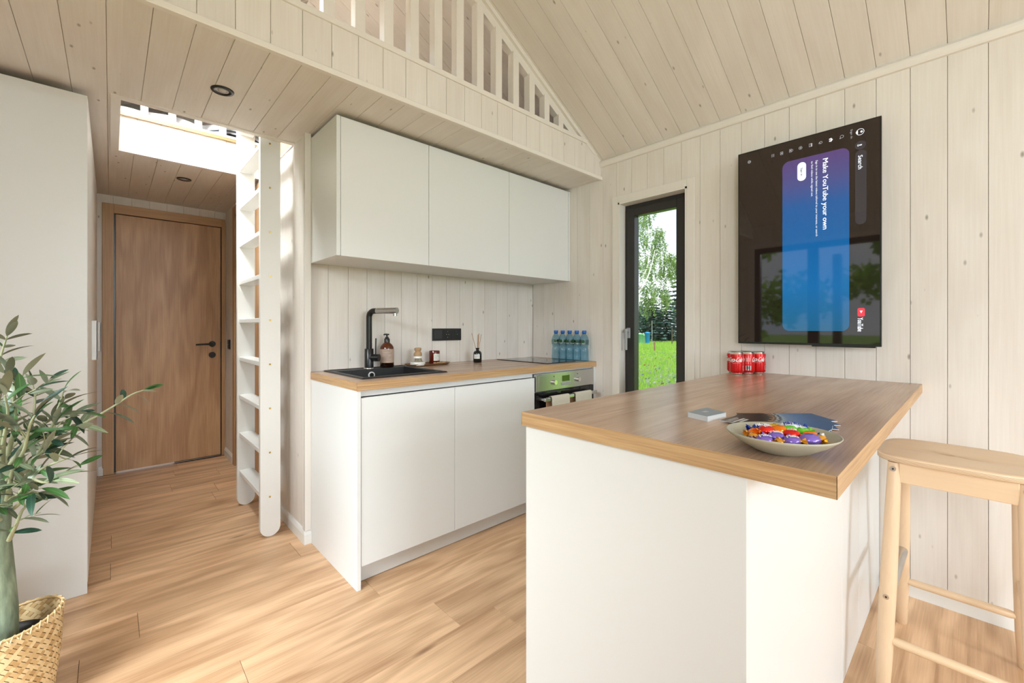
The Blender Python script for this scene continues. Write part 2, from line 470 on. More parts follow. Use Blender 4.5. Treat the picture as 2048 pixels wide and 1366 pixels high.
# sloped ceilings. local x = Y, y = up the slope, z = normal to the room
ca, sa = math.cos(math.atan(SL)), math.sin(math.atan(SL))
LS = (XR-RX)/ca
MCR = frame((XR, 0, ZE), (0, -1, 0), (-ca, 0, sa), (-sa, 0, -ca))
MCL = frame((XL, 0, ZE), (0, 1, 0), (ca, 0, sa), (sa, 0, -ca))
def ceil_slab(name, M, x0, x1, holes=()):
    mb = MB(); xs = sorted({x0, x1} | {h[i] for h in holes for i in (0, 1)})
    for a, b in zip(xs, xs[1:]):
        cur = -.12
        for h in [h for h in holes if h[0] < (a+b)/2 < h[1]]:
            mb.box(a, b, cur, h[2], -.14, -.0065); cur = h[3]
        mb.box(a, b, cur, LS+.003, -.14, -.0065)
    return struct(name, mb, M_pine_gap, M)
cR = ceil_slab('ceiling', MCR, -Y1, -Y0)
board_field(cR, MCR, -Y1, -Y0, -.077, .1137, 0, LS, (), M_pine)
sky_hole = (2.26, 3.22, .28, .98)      # local x = Y
cL = ceil_slab('ceiling', MCL, Y0, Y1, [sky_hole])
board_field(cL, MCL, Y0, Y1, .077, .1137, 0, LS, [sky_hole], M_pine)
mb = MB()
for a, b, c_, d in ((sky_hole[0]-.03, sky_hole[0], sky_hole[2]-.03, sky_hole[3]+.03), (sky_hole[1], sky_hole[1]+.03, sky_hole[2]-.03, sky_hole[3]+.03)):
    mb.box(a, b, c_, d, -.13, .006)
for a, b, c_, d in ((sky_hole[0], sky_hole[1], sky_hole[2]-.03, sky_hole[2]), (sky_hole[0], sky_hole[1], sky_hole[3], sky_hole[3]+.03)):
    mb.box(a, b, c_, d, -.13, .006)
sky_w = struct('window_3', mb, M_paint, MCL)
mb = MB(); mb.box(sky_hole[0], sky_hole[1], sky_hole[2], sky_hole[3], -.11, -.105); mb.build('pane', M_glass, sky_w)

# loft deck: soffit boards below, oak laminate above, hole for the ladder
ZC = 2.20; ZD = 2.43
OX0, OX1, OY0, OY1 = .03, .762, 2.645, 3.43
MS = frame((0, 0, ZC), (1, 0, 0), (0, 1, 0), (0, 0, -1))    # mirrored frame is fine for boards; use proper handedness below
MS = frame((0, 0, ZC), (-1, 0, 0), (0, 1, 0), (0, 0, -1))
mb = MB()
for a, b, c_, d in ((XL, OX0, 1.81, Y1), (OX1, XR, 1.81, Y1), (OX0, OX1, 1.81, OY0), (OX0, OX1, OY1+.022, Y1)):
    mb.box(a, b, c_, d, ZC+.0065, ZD-.012)
loft = struct('ceiling', mb, M_pine_gap)
board_field(loft, MS, -XR, -XL, -.1025, PW, 1.812, Y1, [(-OX1, -OX0, OY0, OY1)], M_pine)
mb = MB()
for a, b, c_, d in ((XL, OX0, 1.812, Y1), (OX1, XR, 1.812, Y1), (OX0, OX1, 1.812, OY0), (OX0, OX1, OY1-.012, Y1)):
    mb.box(a, b, c_, d, ZD-.018, ZD)
struct('floor', mb, plain('loft_floor', (.40, .31, .23), .6, bump=.1, bscale=40))
mb = MB(); mb.box(OX0, OX1, OY1-.0135, OY1+.004, ZD-.019, ZD+.001); struct('trim_12', mb, M_oakedge_x)
# lining of the ladder opening
MO = frame((0, OY1, 0), (1, 0, 0), (0, 0, 1), (0, -1, 0))
wo = struct('wall_opening', MB().box(OX0, OX1, ZC-.0, ZD-.02, -.02, -.0065, M=None), M_paint, MO)
board_field(wo, MO, OX0, OX1, .117, PW, ZC, ZD-.018, (), M_pine)
mb = MB(); mb.box(OX0-.01, OX0+.005, OY0, OY1-.001, ZC-.001, ZD-.019); mb.box(OX0-.01, OX1, OY0-.01, OY0+.005, ZC-.001, ZD-.019)
struct('trim_1', mb, M_pine_trim)
mb = MB(); mb.box(OX0-.03, OX0+.004, OY0-.03, OY1, ZC-.006, ZC); mb.box(OX0+.004, OX1, OY0-.03, OY0+.004, ZC-.006, ZC)
struct('trim_2', mb, M_pine_trim)
mb = MB(); mb.box(OX0, OX1, OY1-.012, OY1+.02, ZC-.004, ZC+.018); struct('trim_3', mb, M_pine_trim_x)

# loft front
YF = 1.80
MLF = frame((0, YF, 0), (1, 0, 0), (0, 0, 1), (0, -1, 0))
lf = struct('wall_loft', MB().box(XL, XR, ZC, ZD, -.012, -.0065), M_pine_gap, MLF)
board_field(lf, MLF, XL, XR, .214, .1128, ZC, ZD-.012, (), M_pine, slope=lambda x: min(ZD-.012, gz(x)))
mb = MB(); mb.prism([(YF+.012, ZC-.005), (YF-.010, ZC-.005), (YF-.012, ZC-.001), (YF-.012, ZC+.016), (YF-.008, ZC+.021), (YF, ZC+.021)], XL, XR, 'x')
struct('trim_4', mb, M_pine_trim_x)
mb = MB(); xm = 2.37
mb.prism([(YF, ZD-.024), (YF-.008, ZD-.024), (YF-.010, ZD-.006), (YF-.010, ZD), (YF+.05, ZD), (YF+.05, ZD-.01), (YF, ZD-.01)], XL, xm, 'x')
struct('trim_5', mb, M_pine_trim_x)
mb = MB(); mb.prism([(2.20, 2.37), (XR-.001, 2.30), (XR-.001, ZE), (2.37, gz(2.37)-.001), (2.20, ZD-.001)], YF+.0012, YF+.009, 'y'); struct('trim_11', mb, M_pine_trim_z)
# crown along the right wall and baseboards
mb = MB(); mb.prism([(XR, 2.283), (XR-.012, 2.285), (XR-.016, 2.292), (XR-.020, 2.305), (XR-.020, 2.318), (XR, 2.335)], Y0, YF-.0, 'y')
struct('trim_6', mb, M_pine_trim)
def base_prof(x, s): return [(x, 0.0), (x+s*.014, 0.0), (x+s*.014, .050), (x+s*.010, .062), (x+s*.006, .068), (x, .070)]
mb = MB(); mb.prism([(a, b) for a, b in base_prof(XR, -1)], Y0, .27, 'y'); struct('baseboard_right', mb, M_paint)
mb = MB(); mb.prism(base_prof(XH, -1), 2.445, SD0-.075, 'y'); mb.prism(base_prof(XH, -1), SD1+.075, Y1, 'y')
mb.prism(base_prof(2.445, -1), XH-.014, .79, 'x'); struct('baseboard_hall', mb, M_paint)
mb = MB(); mb.prism(base_prof(Y1, -1), XL+.6, -.043, 'x'); struct('baseboard_end', mb, M_paint)
# corner post between hallway wall and kitchen side
mb = MB(); mb.rbox(XH-.010, .79, 2.433, 2.447, .07, ZC, .002); mb.rbox(XH-.010, XH, 2.44, 2.475, .07, ZC, .002)
struct('trim_7', mb, M_pine_trim_z)
mb = MB(); mb.rbox(.78, .79, 2.447, 2.475, .0, ZC, .001); struct('trim_8', mb, M_pine_trim_z)

# ------------------------------------------------------------------ window in the right wall
mb = MB()
cw, ct = .045, .010
mb.rbox(XR-ct, XR, WY1, WY1+cw, 0, WZ1+cw, .002); mb.rbox(XR-ct, XR, WY0-cw, WY0, 0, WZ1+cw, .002)
mb.rbox(XR-ct, XR, WY0, WY1, WZ1, WZ1+cw, .002)
# reveal
mb.box(XR-ct, 2.60, WY1-.012, WY1, 0, WZ1); mb.box(XR-ct, 2.60, WY0, WY0+.012, 0, WZ1); mb.box(XR-ct, 2.60, WY0, WY1, WZ1-.012, WZ1)
struct('trim_9', mb, M_pine_trim_z)
win = MB()
FY0, FY1, FZ1 = WY0+.004, WY1-.004, WZ1-.006
GY0, GY1, GZ1 = 1.270, 1.572, 1.912
def ring(mb, y0, y1, z0, z1, wd, xa, xb, r=.003):
    mb.rbox(xa, xb, y0, y0+wd, z0, z1, r); mb.rbox(xa, xb, y1-wd, y1, z0, z1, r)
    mb.rbox(xa, xb, y0+wd, y1-wd, z1-wd, z1, r); mb.rbox(xa, xb, y0+wd, y1-wd, z0, z0+wd, r)
ring(win, FY0, FY1, .01, FZ1, .05, 2.60, 2.66)
w1 = struct('window_1', win, M_dark)
sash = MB(); ring(sash, FY0+.036, FY1-.036, .05, FZ1-.036, .052, 2.582, 2.64)
sash.build('sash', M_dark, w1)
bead = MB(); ring(bead, GY0-.008, GY1+.008, .12, GZ1+.008, .010, 2.588, 2.628, .001); bead.build('glazing_bead', M_black, w1)
g_ = MB(); g_.box(2.615, 2.621, GY0-.005, GY1+.005, .12, GZ1+.005); g_.build('pane', M_glass, w1)
h = MB(); h.rbox(2.572, 2.583, 1.592, 1.618, 1.085, 1.155, .003)
h.tube([(2.582, 1.605, 1.135), (2.548, 1.605, 1.135)], .009); h.rbox(2.541, 2.552, 1.596, 1.616, 1.005, 1.148, .004)
h.build('handle', M_gray, w1)

# glazed double door in the left wall
dl = MB(); ring(dl, LD0, LD1, .0, LDZ, .06, XL-.07, XL-.01); dl.rbox(XL-.07, XL-.01, 1.15, 1.25, .06, LDZ-.06, .003)
d1 = struct('door_1', dl, M_dark)
for a, b in ((LD0+.06, 1.15), (1.25, LD1-.06)):
    mb = MB(); mb.box(XL-.045, XL-.039, a, b, .06, LDZ-.06); mb.build('pane', M_glass, d1)
mb = MB()
for a, b, c_, d in ((LD0-.05, LD0, 0, LDZ+.05), (LD1, LD1+.05, 0, LDZ+.05), (LD0, LD1, LDZ, LDZ+.05)): mb.box(XL, XL+.01, a, b, c_, d)
struct('trim_10', mb, M_pine_trim_z)
wn = MB(); ring(wn, LW0, LW1, LWa, LWb, .06, XL-.07, XL-.01); w2 = struct('window_2', wn, M_dark)
mb = MB(); mb.box(XL-.045, XL-.039, LW0+.06, LW1-.06, LWa+.06, LWb-.06); mb.build('pane', M_glass, w2)
fw = MB()
for a in (-.55, .57, 1.69): fw.rbox(a, a+.06, Y0-.07, Y0-.02, 0, 2.2, .003)
fw.rbox(-.55, 1.75, Y0-.07, Y0-.02, 2.14, 2.2, .003); fw.rbox(-.55, 1.75, Y0-.07, Y0-.02, 0, .06, .003)
d4 = struct('door_4', fw, M_dark)
for a in (-.49, .63): MB().box(a, a+1.06, Y0-.05, Y0-.044, .06, 2.14).build('pane', M_glass, d4)

# ------------------------------------------------------------------ hall door and side door
dc = MB(); yc = Y1-.012
dc.rbox(-.048, .020, yc, Y1+.04, 0, 2.135, .002); dc.rbox(.735, .762, yc, Y1+.04, 0, 2.135, .002)
case = struct('door_2', dc, M_oakcase)
tp = MB(); tp.rbox(.020, .735, yc, Y1+.04, 2.062, 2.135, .002)
tpo = tp.build('top_casing', wood('oak_veneer_casing_x', (.60, .37, .19), (.38, .20, .09), axis='x', rough=.45, contrast=.5, cath=.15, big=.2, vary=.03, knots=False, gs=1.2), case)
lf_ = MB(); lf_.rbox(.030, .727, Y1-.010, Y1+.03, .014, 2.055, .0015); leaf = lf_.build('door_leaf', M_oakdoor, case)
bk = MB(); bk.prism([(.016, 0), (.034, 0), (.034, 2.045), (.722, 2.045), (.722, 0), (.739, 0), (.739, 2.07), (.016, 2.07)], Y1+.028, Y1+.05, 'y'); bk.box(.40, .722, Y1+.028, Y1+.05, 0, .03)
bk.build('light_stop', M_black, case)  # black frame added behind the leaf to stop light leaking past it
hd = MB(); yf = Y1-.010
cyl = lambda x, z, r, y0, y1: hd.tube([(x, y0, z), (x, y1, z)], r, 20)
cyl(.664, 1.01, .026, yf, yf-.010); cyl(.664, 1.01, .010, yf, yf-.045)
hd.tube([(.664, yf-.045, 1.010), (.60, yf-.046, 1.009), (.54, yf-.046, 1.007)], [.009, .0075, .0075], 10)
hd.build('door_handle', M_black, case)
hd = MB(); cyl(.664, .913, .026, yf, yf-.008); hd.build('lock_rosette', M_black, case)
st = MB(); st.box(.7255, .733, yc-.002, yc+.012, .90, 1.03); st.build('strike_plate', M_black, case)

sd = MB(); xs_ = XH-.012
sd.rbox(xs_, XH+.05, SD0-.07, SD0, 0, SDZ+.07, .002); sd.rbox(xs_, XH+.05, SD1, SD1+.07, 0, SDZ+.07, .002)
sd.rbox(xs_, XH+.05, SD0, SD1, SDZ, SDZ+.07, .002)
sdo = struct('door_3', sd, M_oakcase)
MB().rbox(XH+.0, XH+.04, SD0+.006, SD1-.006, .008, SDZ-.006, .0015).build('door_leaf', M_oakdoor, sdo)

# switch on hall wall
sw = thing('light_switch', 'small black double light switch on the hallway wall beside the oak door', 'switch', (XH, 4.475, .965))
MB().rbox(-.008, 0, -.037, .037, 0, .085, .002).build('plate', M_black, sw)
MB().rbox(-.011, -.007, -.030, .030, .006, .040, .0015).build('rocker', M_blackmat, sw)
MB().rbox(-.011, -.007, -.030, .030, .044, .079, .0015).build('rocker', M_blackmat, sw)

# ------------------------------------------------------------------ loft balustrades
bal = thing('balustrade', 'whitewashed balustrade of square posts along the loft edge above the kitchen', 'railing', (0, YF, ZD))
for k in range(-9, 13):
    xa = .634+.1322*k
    if xa < XL+.02: continue
    xb = xa+.045
    za = gz(xa)-.075 if xa > RX else gz(xa)-.075
    zb = gz(xb)-.075
    mb = MB(); mb.prism([(0, 0), (.045, 0), (.045, zb-ZD), (0, za-ZD)], .005, .050, 'y')
    ob = mb.build('baluster', M_pine_trim_z, bal, T((xa, 0, 0)))
mb = MB()
for s, xe in ((1, 2.40), (-1, XL)):
    xs = [RX, xe]
    off = .012
    poly = [(RX, gz(RX)-.030), (xe, gz(xe)-.030), (xe, gz(xe)-.082), (RX, gz(RX)-.082)]
    if s > 0: poly[1] = (2.44, gz(2.44)-.030); poly[2] = (2.352, gz(2.352)-.082)
    mb.prism([(a, b-ZD) for a, b in poly], .013, .054, 'y')
    poly = [(RX, gz(RX)), (xe+(.09 if s > 0 else 0), gz(xe+(.09 if s > 0 else 0))), (xe+(.045 if s > 0 else 0), gz(xe+(.045 if s > 0 else 0))-.030), (RX, gz(RX)-.030)]
    mb.prism([(a, b-ZD) for a, b in poly], -.004, .030, 'y')
mb.build('top_rail', M_pine_trim_x, bal)

bal2 = thing('balustrade', 'white post balustrade at the edge of the ladder opening in the loft', 'railing', (0, OY1, ZD))
for k in range(-5, 5):
    xa = .134+.1350*k
    xb = xa+.036
    if xa < XL+.02: continue
    mb = MB(); mb.prism([(0, 0), (.036, 0), (.036, gz(xb)-ZD-.02), (0, gz(xa)-ZD-.02)], .030, .066, 'y')
    mb.build('baluster', M_paint, bal2, T((xa, 0, 0)))
MB().box(XL, .95, .022, .030, 0, .030).build('bottom_rail', M_paint, bal2)

# bedding in the loft
M_duvet = plain('white_bedding', (.80, .82, .86), .8, bump=.3, bscale=25)
mt = thing('mattress', 'white mattress lying on the loft floor behind the opening', 'mattress', (.55, 4.05, ZD))
MB().rbox(-.68, 1.4, -.50, .55, 0.0, .05, .02).build('cover', M_duvet, mt)
mb = MB(); nx, ny = 60, 24; rn = random.Random(3)
from mathutils import noise
vs = []
for j in range(ny+1):
    for i in range(nx+1):
        x = -.12+i*1.9/nx; y = 3.502+j*1.0/ny
        e = min(1, i/6, (nx-i)/6, (ny-j)/2.0); e = max(0, e)**.5
        z = ZD+(.078 if j else .030)+e*(.0 if j else 0)+e*(.075*abs(noise.noise(Vector((x*2.3+2, y*2, 1))))*1.6)
        vs.append((x, y, z))
mb.add(vs, [(j*(nx+1)+i, j*(nx+1)+i+1, (j+1)*(nx+1)+i+1, (j+1)*(nx+1)+i) for j in range(ny) for i in range(nx)], 0, True)
b0 = len(mb.v)
mb.add([(x, y, z-.024) for x, y, z in vs], [((j+1)*(nx+1)+i, (j+1)*(nx+1)+i+1, j*(nx+1)+i+1, j*(nx+1)+i) for j in range(ny) for i in range(nx)], 0, True)
dv = mb.build('duvet', M_duvet); tag(dv, 'rumpled white duvet lying behind the posts of the ladder opening', 'duvet')

# downlights
M_lens = plain('downlight_lens', (.55, .52, .50), .15)
for i, (x, y, r, lab) in enumerate(((.360, 2.252, .044, 'black round downlight in the soffit in front of the ladder opening'), (.378, 3.787, .043, 'black round downlight in the hallway ceiling behind the ladder opening'))):
    dl_ = thing('downlight', lab, 'ceiling light', (x, y, ZC), 'recessed black downlights')
    MB().lathe([(r*.52, .0), (r*.60, -.004), (r*.95, -.005), (r, -.002), (r, 0)], 32).build('ring', M_black, dl_)
    MB().lathe([(r*.55, -.002), (r*.36, .0005), (r*.36, -.0035), (r*.2, -.0050), (.0001, -.0055)], 24, capb=False).build('lens', M_lens, dl_)

# ------------------------------------------------------------------ ladder
lad = thing('ladder', 'white wooden loft ladder with rounded feet and brass screws', 'ladder', (.65, 2.68, 0))
def stile(y0):
    pts = [(-.05, 2.62), (-.05, .05)]
    for i in range(1, 12):
        a = PI+PI*i/12; pts.append((.05*math.cos(a), .05+.05*math.sin(a)))
    pts += [(.05, .05), (.05, 2.62)]
    return MB().prism(pts, y0, y0+.030, 'y')
stile(-.015).build('stile', M_paint, lad); stile(.57).build('stile', M_paint, lad)
for i in range(10):
    z = .22+.2447*i
    MB().rbox(-.040, .040, .015, .57, z-.013, z+.013, .003).build('rung', M_paint, lad)
    sc_ = MB().tube([(-.003, -.014, z), (-.003, -.0165, z)], .0055, 12); sc_.box(-.007, .001, -.0170, -.0163, z-.0007, z+.0007)
    sc_.build('screw', M_brass, lad)

# ------------------------------------------------------------------ wardrobe
wd_ = thing('wardrobe', 'tall white wardrobe standing to the left of the oak hallway door', 'wardrobe', (-.37, 2.636, 0))
MB().rbox(-.296, .296, .0, .018, .0, 2.168, .001).build('side_panel', M_front, wd_)
MB().box(-.296, .276, .018, 1.73, .04, 2.160).build('body', M_panel, wd_)
MB().box(-.296, .26, .018, 1.73, .0, .04).build('plinth', M_panel, wd_)
for a, b, hy in ((.020, .612, 3.20), (.616, 1.172, None), (1.176, 1.73, 4.33)):
    d = MB().rbox(.277, .297, a, b, .04, 2.166, .001).build('door', M_front, wd_)
    if hy:
        y = hy-2.636
        hb = MB(); hb.rbox(.297, .320, y-.004, y+.004, .985, 1.195, .0015); hb.rbox(.314, .320, y-.004, y+.022, .985, 1.195, .0015)
        hb.rbox(.297, .3195, y+.018, y+.022, .985, 1.195, .001)
        hb.build('handle', M_front, d)
MB().rbox(-.296, .296, 1.732, 1.75, .0, 2.168, .001).build('side_panel', M_front, wd_)

# ------------------------------------------------------------------ kitchen: base units
KX0, KX1, KY, KT = .79, XR, 1.848, .918
def base_unit(x0, x1, label):
    t = thing('base_cabinet', label, 'cabinet', ((x0+x1)/2, KY, 0), 'base cabinets under the kitchen worktop')
    h_ = (x1-x0)/2
    MB().box(-h_, h_, .022, .60, .10, .838 if x0 > 1 else .72).build('body', M_panel, t)
    MB().rbox(-h_+.001, h_-.001, .0, .019, .10, .846, .0012).build('door', M_front, t)
    MB().box(-h_, h_, .020, .06, .850, .879).build('rail', M_front, t)
    MB().box(-h_, h_, .058, .075, .004, .098).build('plinth', M_panel, t)
    return t
base_unit(.810, 1.314, 'white handleless base cabinet under the black sink')
base_unit(1.314, 1.912, 'white handleless base cabinet between the sink cabinet and the oven')
ep = MB().rbox(.790, .8085, 1.845, 2.455, .0, .879, .001).build('end_panel', M_front); tag(ep, 'white end panel closing the left side of the kitchen run', 'panel')
ep = MB().rbox(2.512, XR-.001, 1.845, 2.455, .0, .879, .001).build('end_panel', M_front); tag(ep, 'white end panel between the oven and the right wall', 'panel')
# oven housing
oh = thing('oven_cabinet', 'white base cabinet around the built-in oven', 'cabinet', (2.21, KY, 0))
MB().box(-.297, .300, .02, .04, .868, .8795).build('rail', M_front, oh)
MB().box(-.297, .300, .0, .02, .10, .245).build('drawer', M_front, oh)
MB().box(-.297, .300, .058, .075, .004, .098).build('plinth', M_panel, oh)
MB().box(-.297, -.290, .03, .58, .245, .868).build('side', M_panel, oh)
ov = thing('oven', 'built-in steel and black glass oven below the hob', 'oven', (2.21, 1.842, .25))
MB().box(-.285, .285, .022, .56, 0, .610).build('body', M_gray, ov)
cp = MB().rbox(-.291, .296, -.002, .02, .508, .617, .002); cpo = cp.build('control_panel', M_steel, ov)
MB().rbox(-.270, -.150, -.0030, -.001, .520, .604, .001).build('push_plate', M_steel, cpo)
for kx in (-.128, .114):
    k_ = MB(); k_.tube([(kx, -.002, .557), (kx, -.020, .557)], [.016, .0145], 24); k_.box(kx-.001, kx+.001, -.0206, -.019, .557, .571); k_.build('knob', M_chrome, cpo)
    MB().tube([(kx, -.0015, .594), (kx, -.004, .594)], .003, 10).build('indicator', M_black, cpo)
    tk = MB()
    for a in range(10):
        an = math.radians(-60+a*30); tk.box(kx+.025*math.sin(an)-.0014, kx+.025*math.sin(an)+.0014, -.0026, -.0019, .557+.025*math.cos(an)-.0014, .557+.025*math.cos(an)+.0014)
    tk.build('dial_marks', M_gray, cpo)
MB().rbox(-.047, .028, -.0035, -.001, .555, .593, .001).build('display', plain('display_glass', (.05, .09, .01), .08), cpo)
MB().rbox(-.055, .037, -.0045, -.001, .530, .548, .001).build('button_strip', M_gray, cpo)
MB().rbox(-.291, .296, .000, .02, .0, .502, .002).build('door', M_darkglass, ov)
hb = MB(); hb.rbox(-.268, .262, -.058, -.038, .452, .474, .004)
for x in (-.255, .245): hb.rbox(x-.012, x+.012, -.045, .0, .455, .471, .003)
hb.build('handle', M_steel, ov)
M_towel = plain('linen_towel', (.74, .70, .60), .9, bump=.6, bscale=350, var=.05)
M_towelb = plain('towel_brown', (.40, .24, .13), .9, bump=.4, bscale=350)
for i, (xa, xb, lab) in enumerate(((1.995, 2.165, 'cream towel hanging over the left half of the oven handle'), (2.225, 2.400, 'cream towel hanging over the right half of the oven handle'))):
    tw = thing('hand_towel', lab, 'towel', ((xa+xb)/2, 1.794, .727), 'towels on the oven handle')
    hw = (xb-xa)/2
    mb = MB(); path = [(-.0155, -.34), (-.016, -.2), (-.0155, -.05), (-.0145, -.005), (-.010, .0035), (0, .0048), (.010, .0035), (.0140, -.005)]
    nseg = 10; vs = []
    for q, (py, pz) in enumerate(path):
        for j in range(nseg+1):
            u = j/nseg; wv = .0016*math.sin(u*9+i)*min(1, max(0, -pz/.1))
            vs.append((-hw+2*hw*u, py-wv-.0012, pz))
    fs = [(a*(nseg+1)+j, a*(nseg+1)+j+1, (a+1)*(nseg+1)+j+1, (a+1)*(nseg+1)+j) for a in range(len(path)-1) for j in range(nseg)]
    mb.add(vs, fs, 0, True)
    mb.add([(x, y+.0012*(1 if y > -.01 else 1), z-.0012) for x, y, z in vs], [f[::-1] for f in fs], 0, True)
    mb.build('front_flap', M_towel, tw)
    mb = MB(); mb.rbox(-hw-.018, hw-.006, .0165, .0195, -.30, -.004, .001); mb.build('brown_layer', M_towelb, tw)  # brown layer set behind the cream one, shifted to the left

# worktops
def worktop(name, x0, x1, y0, y1, label, z=KT, th=.038):
    t = thing(name, label, 'worktop', (x0, y0, z-th))
    MB().box(.0008, x1-x0-.0008, .0008, y1-y0-.0008, .002, th).build('top', M_oaktop, t)
    MB().box(.0, x1-x0, .0, .0008, 0, th-.0003).build('long_edge', M_oakedge_x, t); MB().box(0, x1-x0, y1-y0-.0008, y1-y0, 0, th-.0003).build('long_edge', M_oakedge_x, t)
    MB().box(.0, .0008, .0, y1-y0, 0, th-.0003).build('short_edge', M_oakedge_y, t)
    return t
# kitchen worktop with cut-out for the sink bowl (modelled as four slabs in one part)
SX0, SX1, SY0, SY1 = .885, 1.295, 1.985, 2.345
kt = thing('kitchen_worktop', 'oak laminate worktop with the black sink and hob on the kitchen run', 'worktop', (KX0-.003, 1.838, KT-.038))
mb = MB(); W_, D_ = XR-KX0+.001, YB-1.838-.002
sx0, sx1, sy0, sy1 = SX0-KX0+.003-.01, SX1-KX0+.003+.01, SY0-1.838-.01, SY1-1.838+.01
for a, b, c_, d in ((.0008, sx0, .0008, D_), (sx1, W_, .0008, D_), (sx0, sx1, .0008, sy0), (sx0, sx1, sy1, D_)): mb.box(a, b, c_, d, 0.001, .038)
mb.build('top', M_oaktop, kt)
MB().box(0, W_, 0, .0008, 0, .0377).build('long_edge', M_oakedge_x, kt)
MB().box(0, .0008, 0, D_, 0, .0377).build('short_edge', M_oakedge_y, kt)

# sink
sk = thing('sink', 'black composite inset sink with drainer rim', 'sink', (1.09, 2.165, KT))
mb = MB(); X0, X1, Y0_, Y1_ = .852-1.09, 1.325-1.09, 1.930-2.165, 2.430-2.165
bx0, bx1, by0, by1 = SX0-1.09, SX1-1.09, SY0-2.165, SY1-2.165
def rim(mb, z0, z1, o, i):
    (a0, a1, b0, b1), (c0, c1, d0, d1) = o, i
    vs = [(a0, b0, z0), (a1, b0, z0), (a1, b1, z0), (a0, b1, z0), (c0, d0, z1), (c1, d0, z1), (c1, d1, z1), (c0, d1, z1)]
    mb.add(vs, [(k, (k+1) % 4, 4+(k+1) % 4, 4+k) for k in range(4)])
O = (X0, X1, Y0_, Y1_); O2 = (X0+.004, X1-.004, Y0_+.004, Y1_-.004); O3 = (X0+.016, X1-.016, Y0_+.014, Y1_-.014)
I1 = (bx0, bx1, by0, by1); I2 = (bx0+.012, bx1-.012, by0+.012, by1-.012)
rim(mb, 0.0002, .006, O, O2); rim(mb, .006, .008, O2, O3); rim(mb, .008, .004, O3, (X0+.022, X1-.022, Y0_+.02, Y1_-.02))
rim(mb, .004, .004, (X0+.022, X1-.022, Y0_+.02, Y1_-.02), I1); rim(mb, .004, -.17, I1, I2)
vs = [(I2[0], I2[2], -.17), (I2[1], I2[2], -.17), (I2[1], I2[3], -.17), (I2[0], I2[3], -.17)]; mb.add(vs, [(0, 1, 2, 3)])
mb.build('basin', M_blackmat, sk)
# overflow disc on the back wall of the bowl
of = MB(); cx, cz = -.005, -.030
of.tube([(cx, by1-.006, cz), (cx, by1-.012, cz)], .019, 24); of.build('overflow_ring', plain('chrome_glint_white', (.72, .72, .70), .3), sk)  # pale non-metal colour stands in for the chrome's bright reflection
of = MB(); of.tube([(cx, by1-.0125, cz), (cx, by1-.0135, cz)], .013, 20); of.build('overflow_grille', M_black, sk)
MB().lathe([(.035, -.1695), (.033, -.166), (.0, -.166)], 24, M=T((-.0, -.0, 0))).build('drain', M_chrome, sk)

# faucet
fa = thing('faucet', 'black kitchen tap with chrome-ended spout behind the sink', 'faucet', (1.093, 2.385, KT+.004))
MB().lathe([(.030, 0), (.030, .004), (.026, .005)], 28).build('base_ring', M_chrome, fa)
mb = MB(); mb.lathe([(.025, .004), (.025, .112), (.0235, .114), (.018, .114)], 28); mb.build('body', M_black, fa)
sd_ = Vector((.42, -.90, 0)).normalized()   # direction in which the spout reaches over the bowl
sp = [Vector((0, 0, .10)), Vector((0, 0, .295))]
for i in range(1, 9):
    a = PI/2*i/8; sp.append(Vector((0, 0, .295))+sd_*(.036*(1-math.cos(a)))+Vector((0, 0, .036*math.sin(a))))
sp.append(sp[-1]+sd_*.020)
MB().tube(sp, .0165, 18).build('spout', M_black, fa)
e0 = sp[-1]; e1 = e0+sd_*.14
hm = MB(); hm.tube([e0, e1], .0172, 20); hm.tube([e1-sd_*.014, e1-sd_*.014-Vector((0, 0, .030))], .011, 16); hm.build('spray_head', M_steel, fa)
ld = Vector((.62, -.78, 0)).normalized()
hb = MB(); hb.tube([Vector((0, 0, .062)), Vector((0, 0, .062))+ld*.062], .021, 22); hb.build('lever_hub', M_black, fa)
q = Vector((0, 0, .062))+ld*.040
MB().tube([q+Vector((0, 0, .018)), q+Vector((0.002, 0, .112))], .004, 10).build('lever', M_black, fa)

# soap bottle
M_amber = plain('amber_glass', (.10, .022, .006), .06, spec=.6)
M_amber_dk = plain('amber_liquid', (.012, .004, .002), .1)
M_labelb = plain('beige_label', (.50, .36, .28), .6)
M_labelw = plain('paper_label', (.74, .72, .66), .6)
M_ink = plain('label_ink', (.20, .15, .12), .7)
def text_lines(mb, r, z0, z1, rows, a0, a1, cz=0, mi=0, hgt=.0012, rnd=None):
    rnd = rnd or random.Random(2)
    for i in range(rows):
        z = z1-(z1-z0)*(i+.5)/rows; e = rnd.uniform(.55, 1)
        A0, A1 = a0, a0+(a1-a0)*e; n = 8; vs = []
        for k in range(n+1):
            a = A0+(A1-A0)*k/n; vs += [(r*math.cos(a), r*math.sin(a), z), (r*math.cos(a), r*math.sin(a), z+hgt)]
        mb.add(vs, [(2*k, 2*k+2, 2*k+3, 2*k+1) for k in range(n)], mi)
def arc_label(mb, r, z0, z1, a0, a1, n=16, mi=0):
    vs = []
    for k in range(n+1):
        a = a0+(a1-a0)*k/n; vs += [(r*math.cos(a), r*math.sin(a), z0), (r*math.cos(a), r*math.sin(a), z1)]
    mb.add(vs, [(2*k, 2*k+2, 2*k+3, 2*k+1) for k in range(n)], mi, True)
so = thing('soap_dispenser', 'amber pump soap bottle with beige label standing behind the sink', 'soap bottle', (1.207, 2.390, KT+.0045))
MB().lathe([(.036, 0), (.040, .003), (.040, .026)], 36).build('base_liquid', M_amber_dk, so)
MB().lathe([(.040, .026), (.040, .108), (.038, .120), (.032, .131), (.022, .141), (.016, .146), (.014, .150)], 36).build('bottle', M_amber, so)
fa_ang = math.atan2(-2.39, -1.207)
